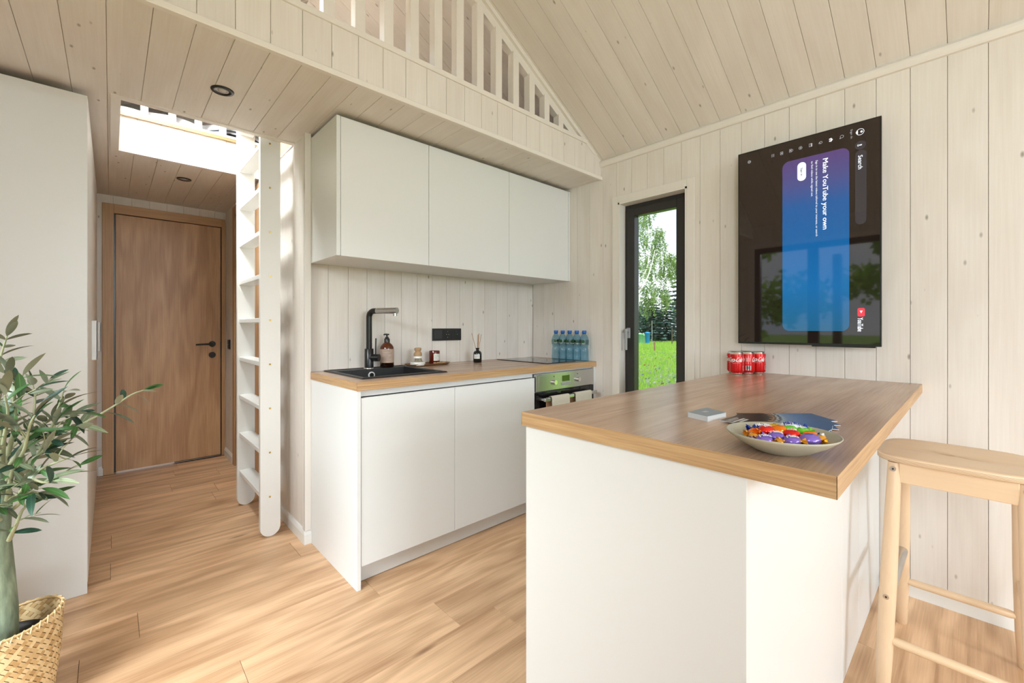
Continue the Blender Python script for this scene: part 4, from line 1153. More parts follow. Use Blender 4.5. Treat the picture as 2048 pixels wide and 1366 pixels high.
# positions in the bowl given along its long axis (u, + = away to the right) and across (v, + = far side)
UA = Vector((math.cos(bw.rotation_euler.z), math.sin(bw.rotation_euler.z), 0)); VA = Vector((-UA.y, UA.x, 0))
spec = [
 ('purple foil sweet at the left front of the bowl', -.055, -.038, .030, .1, 'purple', 'purple', 'Milka', 'white', .036, .0125),
 ('purple foil sweet with a gold end at the front middle of the bowl', .000, -.050, .033, -.05, 'purple', 'gold', 'Milka', 'white', .034, .0115),
 ('large purple ribbed sweet at the right front of the bowl', .045, -.038, .034, .1, 'purple', 'gold', None, None, .044, .0145),
 ('purple foil sweet lying behind the small gold twist', -.022, -.022, .036, -.2, 'purple', 'purple', 'Milka', 'white', .034, .0115),
 ('red sweet with white lettering in the middle of the bowl', .018, -.012, .040, -.35, 'red', 'orange', 'marks', 'white', .034, .0115),
 ('orange and red sweet at the far left of the heap', -.052, .018, .034, .3, 'orange', 'gold', None, None, .032, .0115),
 ('red and orange sweet beside the blue bar on the left', -.030, .010, .042, .35, 'red', 'orange', 'marks', 'white', .036, .0125),
 ('orange and red sweet in the centre top of the heap', .000, .012, .044, -.5, 'orange', 'red', None, None, .034, .0115),
 ('blue and white bar at the back left of the heap', -.028, .042, .040, .05, 'blue', 'blue', 'Milky Way', 'white', .044, .0115),
 ('white and blue bar leaning on the back rim of the bowl', .042, .044, .044, .0, 'white', 'blue', 'Milky Way', 'blue', .050, .0125),
 ('bright green sweet in the middle right of the heap', .028, .022, .043, -.1, 'green', 'white', 'marks', 'white', .034, .0115),
 ('bright green sweet at the right end behind the orange one', .056, .016, .040, .4, 'green', 'green', 'marks', 'white', .032, .011),
 ('orange sweet with white twist at the right end of the heap', .060, -.010, .037, -.2, 'orange', 'white', None, None, .032, .0115),
 ('yellow wrapped sweet at the back centre of the heap', .004, .042, .041, -.7, 'yellow', 'yellow', None, None, .034, .0105),
 ('gold wrapped sweet at the left end of the heap', -.068, -.012, .031, 1.2, 'gold', 'purple', None, None, .026, .0105),
 ('gold wrapped sweet at the right front end of the heap', .074, -.026, .033, 1.0, 'gold', 'gold', None, None, .026, .0115),
 ('small gold twist at the front between two purple sweets', -.027, -.048, .030, .9, 'gold', 'gold', None, None, .020, .0085),
 ('dark blue sweet hidden at the back right of the heap', .068, .026, .032, -.5, 'blue', 'blue', None, None, .032, .0105),
]
for lab, u, v, z, rz, cb, ce, wd2, wc, ln, rad in spec:
    p = BC+UA*u*.80+VA*v*.80; p.z = KT+z*.82+.004
    candy(lab, p, bw.rotation_euler.z+rz, 0.25 if v < .03 else .45, ln*.84, rad*.92, cb, ce, wd2, wc)

# ------------------------------------------------------------------ stool
sx_, sy_ = 2.010, .040
stl = thing('bar_stool', 'pale beech bar stool with plywood seat and steel footrest beside the island', 'stool', (sx_, sy_, 0))
def superell(a, b_, e=3.4, n=56, cx=0, cy=0):
    pts = []
    for k in range(n):
        t = 2*PI*k/n; c, s = math.cos(t), math.sin(t)
        pts.append((cx+a*abs(c)**(2/e)*(1 if c >= 0 else -1), cy+b_*abs(s)**(2/e)*(1 if s >= 0 else -1)))
    return pts
ZS = .745
seat = MB(); oval = superell(.172, .190, 4.2); lev = [(.985, -.020), (1.0, -.0175), (1.0, -.003), (.985, 0), (.9, .0), (.5, -.003), (.0, -.004)]
vs = []; n = len(oval)
for s, z in lev: vs += [(x*s, y*s, ZS+z-.004*(1-abs(x)/.172)*(1 if z > -.01 else .5)) for x, y in oval]
seat.add(vs, [(l*n+k, l*n+(k+1) % n, (l+1)*n+(k+1) % n, (l+1)*n+k) for l in range(len(lev)-1) for k in range(n)], 0, True)
seat.add(vs[:n], [tuple(range(n-1, -1, -1))]); seat.build('seat', M_birch, stl)
for q in range(4):
    z = ZS-.0165+.0036*q; pl = MB(); ov2 = [(x*1.0008, y*1.0008) for x, y in oval]
    vs = [(x, y, z-.002) for x, y in ov2]+[(x, y, z-.0008) for x, y in ov2]
    pl.add(vs, [(k, (k+1) % n, n+(k+1) % n, n+k) for k in range(n)], 0, True); pl.build('ply_layer', M_plyedge, stl)
def leg(xt, yt, xb, yb):
    mb = MB(); m = 20; vs = []
    L_ = [(.006, .017, .020), (0.0, .0195, .0235), (.12, .021, .0245), (.5, .0225, .0265), (.72, .020, .0235), (.90, .0185, .0215), (1.0, .018, .021)]
    L_ = [(-.0, .011, .013), (.008, .0145, .017), (.2, .0175, .0205), (.5, .0185, .0215), (.8, .0165, .0190), (1.0, .0150, .0172)]
    for u, a, b_ in L_:
        cx, cy, z = xb+(xt-xb)*u, yb+(yt-yb)*u, .0+(ZS-.024)*u
        vs += [(cx+a*math.cos(2*PI*k/m), cy+b_*math.sin(2*PI*k/m), z) for k in range(m)]
    mb.add(vs, [(l*m+k, l*m+(k+1) % m, (l+1)*m+(k+1) % m, (l+1)*m+k) for l in range(len(L_)-1) for k in range(m)], 0, True)
    mb.add(vs[:m], [tuple(range(m-1, -1, -1))]); mb.add(vs[-m:], [tuple(range(m))])
    return mb
def lp(sx, sy, z):
    u = z/(ZS-.024); xt, xb = .135*sx, .262*sx; yt, yb = .138*sy, .156*sy
    return Vector((xb+(xt-xb)*u, yb+(yt-yb)*u, z))
for sx in (-1, 1):
    for sy in (1, -1):
        leg(.135*sx, .138*sy, .262*sx, .156*sy).build('leg', M_birch_z, stl)
for sx in (-1, 1):
    a, b_ = lp(sx, 1, .692), lp(sx, -1, .692)
    mb = MB(); x = a.x; mb.rbox(x-.011, x+.011, b_.y+.012, a.y-.012, .660, .724, .003); mb.build('apron', M_birch, stl)
    a, b_ = lp(sx, 1, .185), lp(sx, -1, .185)
    d = (a-b_).normalized()
    mb = MB(); mb.tube([b_+d*.012, b_+d*.03, a-d*.03, a-d*.012], [.0095, .013, .013, .0095], 16); mb.build('stretcher', M_birch, stl)
for sy in (1, -1):
    a, b_ = lp(-1, sy, .692), lp(1, sy, .692); MB().rbox(a.x+.012, b_.x-.012, a.y-.010, a.y+.010, .665, .722, .003).build('apron', wood('birch_x', (.80, .60, .40), (.70, .48, .29), axis='x', rough=.38, contrast=.22, cath=.22, big=.25, vary=.01, knots=False, gs=1.3) if sy == 1 else bpy.data.materials['birch_x'], stl)
a, b_ = lp(-1, 1, .312), lp(1, 1, .312); d = (b_-a).normalized()
MB().tube([a+d*.012, b_-d*.012], .017, 24).build('footrest', M_steel, stl)
a, b_ = lp(-1, -1, .312), lp(1, -1, .312); MB().tube([a+d*.012, b_-d*.012], .013, 18).build('stretcher', bpy.data.materials['birch_x'], stl)
for sy in (1, -1):
    for z in (.702, .312):
        p = lp(-1, sy, z); mb = MB(); mb.tube([p+Vector((-.0140, .002*sy, 0)), p+Vector((-.0195, .002*sy, 0))], [.0085, .0075], 18)
        mb.build('screw', M_chrome, stl)
        mb = MB(); mb.tube([p+Vector((-.0196, .002*sy, 0)), p+Vector((-.0199, .002*sy, 0))], .003, 6); mb.build('screw_socket', M_black, stl)

# ------------------------------------------------------------------ olive tree in a woven basket
PB = Vector((-.228, 1.953, 0))
bk_ = thing('basket', 'woven bamboo basket holding the artificial olive tree', 'basket', PB)
def bk_r(z): # radius of the basket by height
    u = z/.30; return .094+.018*math.sin(u*PI*.62)-.001*u
def bk_p(a, z, off=0):
    r = bk_r(z)+off; wob = .012*math.sin(2*a+.5)*(z/.3)
    z = z*.955
    return Vector(((r+wob)*math.cos(a), (r+wob)*math.sin(a)*.97, z+.008*math.sin(2*a+1.0)*(z/.3)**3))
M_bam_in = plain('bamboo_inner', (.36, .21, .09), .6, bump=.3, bscale=60, var=.25)
mb = MB(); na, nz_ = 64, 14; vs = []
for j in range(nz_+1):
    for i in range(na): vs.append(bk_p(2*PI*i/na, .30*j/nz_, -.0022))
mb.add(vs, [(j*na+i, j*na+(i+1) % na, (j+1)*na+(i+1) % na, (j+1)*na+i) for j in range(nz_) for i in range(na)], 0, True)
mb.add(vs[:na], [tuple(range(na-1, -1, -1))]); mb.build('lining', M_bam_in, bk_)
M_bam = [plain('bamboo_a', (.62, .42, .20), .5, bump=.2, bscale=60), plain('bamboo_b', (.74, .55, .30), .45, bump=.2, bscale=60), plain('bamboo_c', (.50, .31, .13), .5, bump=.2, bscale=60)]
# twill weave: strands run at +-45 deg; every visible float is a small raised strip
mb = MB(); rb = random.Random(12); pitch = .0125; CIR = 2*PI*.112; ncol = int(round(CIR/(pitch*math.sqrt(2)))) 
da = 2*PI/ncol; dz_ = pitch/math.sqrt(2)
def flt(a, z, dirn, ln, side, off):
    # centre a,z ; direction dirn=+1/-1 diagonal
    hw = pitch*.42; q = []
    for t in (-ln/2, -ln/6, ln/6, ln/2):
        for s in (-hw, hw):
            aa = a+(t*.7071-dirn*s*.7071)/.112; zz = z+(dirn*t*.7071+s*.7071)
            zz = min(max(zz, .002), .296)
            lift = off*(1 if abs(t) < ln/3 else .15)
            q.append(bk_p(aa, zz, lift*side))
    c = rb.choice((0, 0, 1, 1, 1, 2))
    mb.add(q, [(0, 1, 3, 2), (2, 3, 5, 4), (4, 5, 7, 6)], c, False)
for side in (1, -1):
    nr = int(.30/dz_)
    for j in range(nr+1):
        for i in range(ncol):
            a = da*(i+.5*(j % 2)); z = dz_*j
            ph = (i+(j//2)) % 2; q = (j+i) % 4
            o = .0016 if side == 1 else .0034
            if side == -1 and z < .2: continue
            if ph == 0: flt(a, z, 1, pitch*2.6, side, o)
            else: flt(a+da*.25, z, -1, pitch*2.6, side, o*.9)
tag(mb.build('weave', M_bam, bk_), kind='stuff')
rmb = MB(); pts = [bk_p(2*PI*i/64, .300, 0) for i in range(65)]; rmb.tube(pts, .0035, 8, cap=False); rmb.build('rim', M_bam[0], bk_)
rmb = MB()
for i in range(32):
    a = 2*PI*i/32; rmb.tube([bk_p(a, .286, .004), bk_p(a+.05, .303, .003), bk_p(a+.10, .304, -.002), bk_p(a+.17, .290, .004)], .0022, 5)
rmb.build('rim_stitch', M_bam[1], bk_)

ol = thing('olive_tree', 'artificial olive tree with narrow green and silvery leaves in the basket', 'plant', PB)
MB().lathe([(.080, .01), (.092, .19), (.094, .235), (.088, .236), (.086, .226), (.0, .224)], 32).build('pot', M_blackmat, ol)
m, n, b = newmat('olive_bark'); b.inputs['Roughness'].default_value = .8
tc = N(n, 'ShaderNodeTexCoord'); mp = N(n, 'ShaderNodeMapping'); mp.inputs['Scale'].default_value = (60, 60, 14); L(n, tc.outputs['Object'], mp.inputs[0])
nz = N(n, 'ShaderNodeTexNoise', Scale=1.0, Detail=5.0); L(n, mp.outputs[0], nz.inputs['Vector'])
cr = N(n, 'ShaderNodeValToRGB'); L(n, nz.outputs['Fac'], cr.inputs[0]); e = cr.color_ramp.elements
e[0].position = .3; e[0].color = (.10, .13, .08, 1); e[1].position = .72; e[1].color = (.30, .36, .25, 1)
L(n, cr.outputs[0], b.inputs['Base Color']); bp = N(n, 'ShaderNodeBump', Strength=.6, Distance=.004); L(n, nz.outputs['Fac'], bp.inputs['Height']); L(n, bp.outputs[0], b.inputs['Normal'])
M_bark = m
Rv = Vector((math.cos(TH), -math.sin(TH), 0)); Dv = Vector((math.sin(TH), math.cos(TH), 0))
def along(u, v, y):
    """world point seen from the doorway side at depth plane y (used only to lay out the branches), relative to the pot"""
    r = Dv+Rv*((u-1024)/862)+Vector((0, 0, (654-v)/862)); t = y/r.y
    return Vector((0, 0, CAM_H))+r*t-PB
M_twig = plain('olive_twig', (.36, .37, .22), .7)
tr_ = MB(); tp = [Vector((-.006, .0, .22)), Vector((-.004, 0, .33)), Vector((-.010, .004, .45)), Vector((-.018, .0, .56)), Vector((-.012, .004, .66)), Vector((-.020, .005, .74))]
tr_.tube(tp, [.034, .031, .029, .030, .028, .022], 16); tr_.build('trunk', M_bark, ol)
# main boughs: (points (u,v,y), start radius)
boughs = [
 [(5, 905, 1.95), (0, 850, 1.93), (-8, 780, 1.92), (0, 720, 1.9), (14, 672, 1.88)],
 [(15, 910, 1.95), (30, 850, 1.90), (28, 800, 1.86), (34, 765, 1.84), (46, 750, 1.83)],
 [(20, 930, 1.95), (55, 880, 1.92), (85, 850, 1.90), (112, 835, 1.88), (150, 828, 1.86)],
 [(22, 930, 1.95), (60, 890, 1.96), (110, 870, 1.97), (160, 850, 1.97), (215, 820, 1.98), (262, 790, 1.99), (288, 780, 2.0)],
 [(20, 935, 1.95), (62, 925, 1.90), (92, 880, 1.86), (112, 830, 1.84), (126, 786, 1.83)],
 [(15, 960, 1.94), (45, 930, 1.88), (78, 910, 1.84), (104, 880, 1.80), (110, 850, 1.79)],
 [(20, 970, 1.93), (50, 965, 1.86), (80, 940, 1.82), (112, 925, 1.80), (140, 915, 1.79)],
 [(20, 1000, 1.93), (40, 985, 1.84), (62, 960, 1.80), (90, 965, 1.78), (118, 955, 1.78)],
 [(20, 1020, 1.93), (36, 1010, 1.86), (55, 985, 1.84), (78, 985, 1.83)],
 [(18, 1080, 1.93), (32, 1050, 1.88), (45, 1020, 1.87), (62, 1010, 1.87)],
 [(10, 1000, 1.95), (-20, 960, 1.9), (-45, 900, 1.86), (-60, 850, 1.85)],
 [(8, 940, 1.96), (-25, 880, 2.0), (-50, 800, 2.02), (-60, 730, 2.04)],
 [(10, 950, 1.97), (20, 900, 2.03), (60, 860, 2.07), (70, 800, 2.1), (66, 770, 2.1)],
 [(5, 930, 1.93), (8, 880, 1.84), (16, 830, 1.78), (10, 790, 1.74)],
 [(0, 1040, 1.93), (-30, 1010, 1.85), (-55, 990, 1.8)],
 [(14, 1000, 1.93), (26, 940, 1.86), (48, 900, 1.80), (60, 850, 1.76), (70, 830, 1.75)],
]
def leaf_mesh(seed, ln, wd_, mat_):
    rb = random.Random(seed); mb = MB(); n = 7; vs = []
    bend = rb.uniform(.10, .38); tw = rb.uniform(-.5, .5)
    for i in range(n+1):
        u = i/n; x = ln*u; w_ = wd_*(math.sin(PI*min(1, u*.93+.05))**.75)*(1 if u < 1 else .08)
        if i == 0: w_ = .0012
        z = -bend*ln*u*u; ta = tw*u
        for s, dz in ((-1, .18*w_), (0, 0), (1, .18*w_)):
            vs.append((x, s*w_*math.cos(ta), z+dz*abs(s)+s*w_*math.sin(ta)))
    fs = []
    for i in range(n): fs += [(3*i, 3*i+3, 3*i+4, 3*i+1), (3*i+1, 3*i+4, 3*i+5, 3*i+2)]
    mb.add(vs, fs, 0, True)
    return mb.mesh('leaf', mat_)
def leaf_mat(name, top, under):
    m, n, b = newmat(name); g = N(n, 'ShaderNodeNewGeometry'); mx = N(n, 'ShaderNodeMixRGB'); L(n, g.outputs['Backfacing'], mx.inputs[0])
    oi = N(n, 'ShaderNodeObjectInfo'); hv = N(n, 'ShaderNodeHueSaturation'); mr = N(n, 'ShaderNodeMapRange'); L(n, oi.outputs['Random'], mr.inputs[0]); mr.inputs[3].default_value = .65; mr.inputs[4].default_value = 1.45
    tc = N(n, 'ShaderNodeTexCoord'); sp_ = N(n, 'ShaderNodeSeparateXYZ'); L(n, tc.outputs['Object'], sp_.inputs[0])
    ab = N(n, 'ShaderNodeMath', operation='ABSOLUTE'); L(n, sp_.outputs['Y'], ab.inputs[0]); lt_ = N(n, 'ShaderNodeMath', operation='LESS_THAN'); L(n, ab.outputs[0], lt_.inputs[0]); lt_.inputs[1].default_value = .0006
    m2 = N(n, 'ShaderNodeMixRGB'); L(n, lt_.outputs[0], m2.inputs[0]); m2.inputs[1].default_value = (*top, 1); m2.inputs[2].default_value = (*[c*1.9 for c in top], 1)
    L(n, m2.outputs[0], mx.inputs[1]); mx.inputs[2].default_value = (*under, 1)
    L(n, mr.outputs[0], hv.inputs['Value']); L(n, mx.outputs[0], hv.inputs['Color']); L(n, hv.outputs[0], b.inputs['Base Color'])
    b.inputs['Roughness'].default_value = .38; return m
LMs = [leaf_mat('leaf_green', (.035, .095, .022), (.23, .25, .17)), leaf_mat('leaf_dark', (.013, .045, .026), (.19, .22, .15)), leaf_mat('leaf_silver', (.15, .18, .105), (.25, .26, .18))]
LV = [leaf_mesh(s, rl, rw, LMs[k]) for k in range(3) for s, (rl, rw) in enumerate(((.075, .0085), (.060, .0080), (.088, .0095), (.052, .0085), (.068, .0100)))]
rb = random.Random(21); leaves = []
def catmull(P, m=6):
    out = []; P = [P[0]*2-P[1]]+P+[P[-1]*2-P[-2]]
    for i in range(1, len(P)-2):
        for k in range(m):
            t = k/m; a, b_, c, d = P[i-1], P[i], P[i+1], P[i+2]
            out.append(.5*((2*b_)+(c-a)*t+(2*a-5*b_+4*c-d)*t*t+(3*b_-a-3*c+d)*t**3))
    out.append(P[-2]); return out
def put_leaf(p, d, prefer):
    k = rb.choices((0, 1, 2), prefer)[0]
    me = LV[k*5+rb.randrange(5)]
    d = d.normalized(); side = d.cross(Vector((0, 0, 1)))
    if side.length < .05: side = Vector((1, 0, 0))
    side.normalize(); up = side.cross(d)
    M = frame(p, d, side*-1, up) if side.cross(d).z > 0 else frame(p, d, side, d.cross(side))
    rot = Matrix.Rotation(rb.uniform(-.9, .9), 4, 'X'); s = rb.uniform(.8, 1.12)
    leaves.append((p.z, me, M @ rot @ Matrix.Scale(s, 4)))
for bi, bg_ in enumerate(boughs):
    P = catmull([along(*q) for q in bg_]); n = len(P)
    mb = MB(); mb.tube(P, [.0055*(1-.75*i/(n-1))+.0006 for i in range(n)], 7); mb.build('branch', M_twig, ol)
    dist = 0; nxt = .03; ang = rb.uniform(0, 6)
    for i in range(1, n):
        seg = (P[i]-P[i-1]).length; dist += seg; t = (P[i]-P[i-1]).normalized()
        if dist > nxt:
            nxt = dist+rb.uniform(.014, .022) if i > 3 else dist+.03
            if bi == 3 and i > n*.45: nxt += .008
            ang += PI/2+rb.uniform(-.4, .4)
            a = t.orthogonal().normalized(); b_ = t.cross(a)
            for s in (0, PI):
                if i > 2 and rb.random() < .93:
                    o_ = a*math.cos(ang+s)+b_*math.sin(ang+s); put_leaf(P[i], t*rb.uniform(.5, 1.0)+o_*rb.uniform(.7, 1.1)+Vector((0, 0, -.1)), (5, 4, 4) if bi != 3 or i < n*.6 else (2, 2, 6))
    put_leaf(P[-1], t, (4, 2, 2)); put_leaf(P[-1], t+Vector((rb.uniform(-.3, .3), rb.uniform(-.3, .3), .1)), (4, 2, 2))
    # short side twigs
    for q in range(2):
        if bi == 3: break
        i0 = rb.randrange(n//3, n-2); t = (P[i0+1]-P[i0]).normalized(); o_ = Vector((rb.uniform(-1, 1), rb.uniform(-1, .4), rb.uniform(-.1, .7))).normalized()
        e_ = P[i0]+(t*.6+o_).normalized()*rb.uniform(.05, .08)
        MB().tube([P[i0], (P[i0]+e_)/2+Vector((0, 0, .006)), e_], [.002, .0016, .001], 5).build('branch', M_twig, ol)
        for f_ in (.45, .75, 1.0):
            p = P[i0]+(e_-P[i0])*f_; put_leaf(p, (e_-P[i0]).normalized()+Vector((rb.uniform(-1, 1), rb.uniform(-1, 1), rb.uniform(-.6, .6)))*.8, (5, 4, 4))
rb.shuffle(leaves)
for z, me, M in leaves[:300]: link('leaf', me, ol, M)

# ------------------------------------------------------------------ outdoors
M_grassg = None
m, n, b = newmat('meadow_ground'); tc = N(n, 'ShaderNodeTexCoord')
nz = N(n, 'ShaderNodeTexNoise', Scale=.6, Detail=6.0); L(n, tc.outputs['Object'], nz.inputs['Vector'])
cr = N(n, 'ShaderNodeValToRGB'); L(n, nz.outputs['Fac'], cr.inputs[0]); e = cr.color_ramp.elements
e[0].position = .35; e[0].color = (.13, .25, .03, 1); e[1].position = .65; e[1].color = (.26, .40, .06, 1)
L(n, cr.outputs[0], b.inputs['Base Color']); b.inputs['Roughness'].default_value = .9
GZ = -.30
mb = MB(); S = 90
mb.add([(-S, -S, GZ), (S, -S, GZ), (S, S, GZ), (-S, S, GZ)], [(0, 1, 2, 3)]); gr = struct('ground', mb, m)
# foundation so that no light leaks in under the house
mb = MB(); mb.box(XL-.12, XR+.12, Y0-.12, Y1+.14, GZ, -.13); struct('foundation', mb, M_gray)
def W(u, t, v=654): # point in the direction of column u at distance t
    p = (Dv+Rv*((u-1024)/862))*t; return Vector((p.x, p.y, CAM_H+(654-v)/862*t))
# long meadow grass
rb = np.random.RandomState(3); NB = 60000
t = 8.5+36*rb.rand(NB)**1.5; off = (1225+170*rb.rand(NB)-1024)/862
D2 = np.array([Dv.x, Dv.y]); R2 = np.array([Rv.x, Rv.y])
bx = (D2[0]+R2[0]*off)*t; by = (D2[1]+R2[1]*off)*t
hgt = .10+.16*rb.rand(NB)*(.8+.4*np.sin(bx*.9)*np.cos(by*.7)); wdt = .006+.0006*t
ang = rb.rand(NB)*PI; lean = (rb.rand(NB, 2)-.5)*.16
V = np.zeros((NB, 3, 3), np.float32)
V[:, 0] = np.c_[bx-wdt*np.cos(ang), by-wdt*np.sin(ang), np.full(NB, GZ)]
V[:, 1] = np.c_[bx+wdt*np.cos(ang), by+wdt*np.sin(ang), np.full(NB, GZ)]
V[:, 2] = np.c_[bx+lean[:, 0], by+lean[:, 1], GZ+hgt]
def npmesh(name, V, mats, mi=None):
    k = V.shape[1]; N_ = len(V); me = bpy.data.meshes.new(name)
    me.vertices.add(N_*k); me.vertices.foreach_set('co', V.reshape(-1).astype(np.float32))
    me.loops.add(N_*k); me.loops.foreach_set('vertex_index', np.arange(N_*k, dtype=np.int32))
    me.polygons.add(N_); me.polygons.foreach_set('loop_start', np.arange(0, N_*k, k, dtype=np.int32)); me.polygons.foreach_set('loop_total', np.full(N_, k, np.int32))
    for m_ in mats: me.materials.append(m_)
    if mi is not None: me.polygons.foreach_set('material_index', mi.astype(np.int32))
    me.update(calc_edges=True); return me
def foliage_mat(name, col, tr_=.35):
    m, n, b = newmat(name); b.inputs['Roughness'].default_value = .6; b.inputs['Base Color'].default_value = (*col, 1)
    out = n.nodes['Material Output']; tl = N(n, 'ShaderNodeBsdfTranslucent'); tl.inputs[0].default_value = (*[min(1, c*1.3) for c in col], 1)
    mx = N(n, 'ShaderNodeMixShader'); mx.inputs[0].default_value = tr_; L(n, b.outputs[0], mx.inputs[1]); L(n, tl.outputs[0], mx.inputs[2]); L(n, mx.outputs[0], out.inputs[0]); return m
MG = [foliage_mat('grass_a', (.30, .52, .06)), foliage_mat('grass_b', (.20, .42, .05)), foliage_mat('grass_c', (.48, .52, .14))]
go = link('meadow_grass', npmesh('meadow_grass', V, MG, rb.choice(3, NB, p=[.5, .33, .17])))
tag(go, 'long bright green meadow grass outside the tall narrow window', 'grass', kind='stuff')
# wild flowers: white, blue, a few pink
NF = 620; tf = 9.5+12*rb.rand(NF)**1.6; of_ = (1235+150*rb.rand(NF)-1024)/862; cl = (np.floor(rb.rand(NF)*7)-3)*.012
fx = (D2[0]+R2[0]*(of_+cl*.3))*tf; fy = (D2[1]+R2[1]*(of_+cl*.3))*tf; fz = GZ+.16+.10*rb.rand(NF); k = 6; fr_ = .016+.016*rb.rand(NF)
FV = np.zeros((NF, k, 3))
for i in range(k):
    a = 2*PI*i/k; FV[:, i] = np.c_[fx+fr_*np.cos(a), fy+fr_*np.sin(a), fz+fr_*.9*np.cos(a+2.2)]
fl = link('wild_flowers', npmesh('wild_flowers', FV, [plain('petal_white', (.9, .9, .92), .6), plain('petal_blue', (.42, .44, .85), .6), plain('petal_pink', (.75, .15, .15), .6)], rb.choice(3, NF, p=[.86, .10, .04])))
tag(fl, 'white and blue wild flowers scattered in the meadow grass', 'flowers', kind='stuff')

# trees
M_birchbark = None
m, n, b = newmat('birch_bark'); tc = N(n, 'ShaderNodeTexCoord'); mp = N(n, 'ShaderNodeMapping'); mp.inputs['Scale'].default_value = (2, 2, 7); L(n, tc.outputs['Object'], mp.inputs[0])
nz = N(n, 'ShaderNodeTexNoise', Scale=1.0, Detail=3.0); L(n, mp.outputs[0], nz.inputs['Vector']); cr = N(n, 'ShaderNodeValToRGB'); L(n, nz.outputs['Fac'], cr.inputs[0]); e = cr.color_ramp.elements
e[0].position = .36; e[0].color = (.10, .09, .08, 1); e[1].position = .43; e[1].color = (.80, .78, .74, 1); L(n, cr.outputs[0], b.inputs['Base Color']); M_birchbark = m
M_sbark = plain('spruce_bark', (.10, .07, .05), .9)
def leaf_cloud(rb, centers, rads, per, size, mats, drop=0.0, probs=None):
    """quads scattered in blobs, hanging when drop>0"""
    Vs = []
    for c, r in zip(centers, rads):
        n_ = per; d = rb.normal(size=(n_, 3)); d /= np.linalg.norm(d, axis=1)[:, None]; rr2 = rb.rand(n_, 1)**.45
        p = np.array(c)+d*rr2*np.array(r)
        p[:, 2] -= drop*rb.rand(n_)**1.5
        a = rb.normal(size=(n_, 3)); a /= np.linalg.norm(a, axis=1)[:, None]; b2 = np.cross(a, rb.normal(size=(n_, 3))); b2 /= np.linalg.norm(b2, axis=1)[:, None]
        s = size*(.6+.8*rb.rand(n_, 1)); q = np.stack([p-a*s, p+b2*s*.55, p+a*s, p-b2*s*.55], 1); Vs.append(q)
    V = np.concatenate(Vs); return V
rb = np.random.RandomState(5)
bb_ = W(1273, 38); bb_.z = GZ
birch = thing('birch_tree', 'tall weeping birch with white trunk and loose light green foliage', 'tree', bb_)
def rel(u, v, t=38): return W(u, t, v)-bb_
tb = MB()
tb.tube([Vector((0, 0, 0)), rel(1273, 640), rel(1275, 600), rel(1277, 583)], [.20, .17, .14, .12], 10)
tb.tube([rel(1277, 584), rel(1272, 560), rel(1271, 520), rel(1268, 470), rel(1268, 430)], [.11, .09, .07, .05, .03], 8)
tb.tube([rel(1277, 584), rel(1288, 570), rel(1297, 550), rel(1303, 530), rel(1310, 500)], [.10, .08, .06, .05, .03], 8)
tb.tube([rel(1277, 586), rel(1284, 560), rel(1296, 530), rel(1300, 495), rel(1296, 450)], [.10, .08, .06, .04, .03], 8)
tb.build('trunk', M_birchbark, birch)
cen = []; rad = []
def blob(u, v, ru, rv, dt=0):
    p = rel(u, v, 38+dt); s = 38/862; cen.append(tuple(p)); rad.append((ru*s, ru*s*1.1, rv*s))
for u, v, ru, rv in ((1275, 450, 22, 24), (1290, 440, 12, 14), (1250, 470, 26, 40), (1262, 500, 18, 26), (1290, 480, 20, 18), (1316, 465, 11, 12), (1318, 490, 14, 16), (1300, 510, 20, 18), (1325, 520, 17, 12), (1345, 515, 14, 12), (1285, 530, 18, 14), (1310, 545, 22, 12), (1338, 545, 15, 11), (1296, 575, 16, 12), (1318, 580, 17, 13), (1330, 595, 8, 14), (1296, 600, 12, 10), (1250, 540, 24, 34), (1352, 530, 10, 14), (1270, 400, 28, 24), (1300, 405, 16, 20), (1365, 530, 12, 16), (1225, 500, 30, 50), (1215, 560, 26, 30)):
    blob(u, v, ru, rv, rb.uniform(.3, 3.0))
Vb = [leaf_cloud(rb, cen, [(a*1.1, b*1.1, c*1.1) for a, b, c in rad], 170, .085, None, drop=.4)]
for c, r in zip(cen, rad):
    for q in range(18):
        st_ = np.array(c)+rb.uniform(-1, 1, 3)*np.array(r)*np.array([1, 1, .9]); ln_ = rb.uniform(.5, 1.7); m_ = int(ln_*26)
        tt = rb.rand(m_, 1); sw = rb.uniform(-.35, .35, 2)
        p = st_+np.c_[sw[0]*tt, sw[1]*tt, -ln_*tt]+rb.randn(m_, 3)*.055
        a = rb.normal(size=(m_, 3)); a /= np.linalg.norm(a, axis=1)[:, None]; b2 = np.cross(a, rb.normal(size=(m_, 3))); b2 /= np.linalg.norm(b2, axis=1)[:, None]
        s_q = .075*(.6+.8*rb.rand(m_, 1)); Vb.append(np.stack([p-a*s_q, p+b2*s_q*.6, p+a*s_q, p-b2*s_q*.6], 1))
Vb = np.concatenate(Vb)
MBf = [foliage_mat('birch_leaf_a', (.24, .36, .10), .45), foliage_mat('birch_leaf_b', (.15, .26, .07), .4), foliage_mat('birch_leaf_c', (.38, .46, .22), .4)]
f_ = link('foliage', npmesh('foliage', Vb, MBf, rb.choice(3, len(Vb), p=[.45, .35, .2])), birch); f_['kind'] = 'stuff'
M_spr = [foliage_mat('spruce_a', (.055, .12, .095), .1), foliage_mat('spruce_b', (.10, .19, .17), .1), foliage_mat('spruce_c', (.03, .07, .045), .1)]
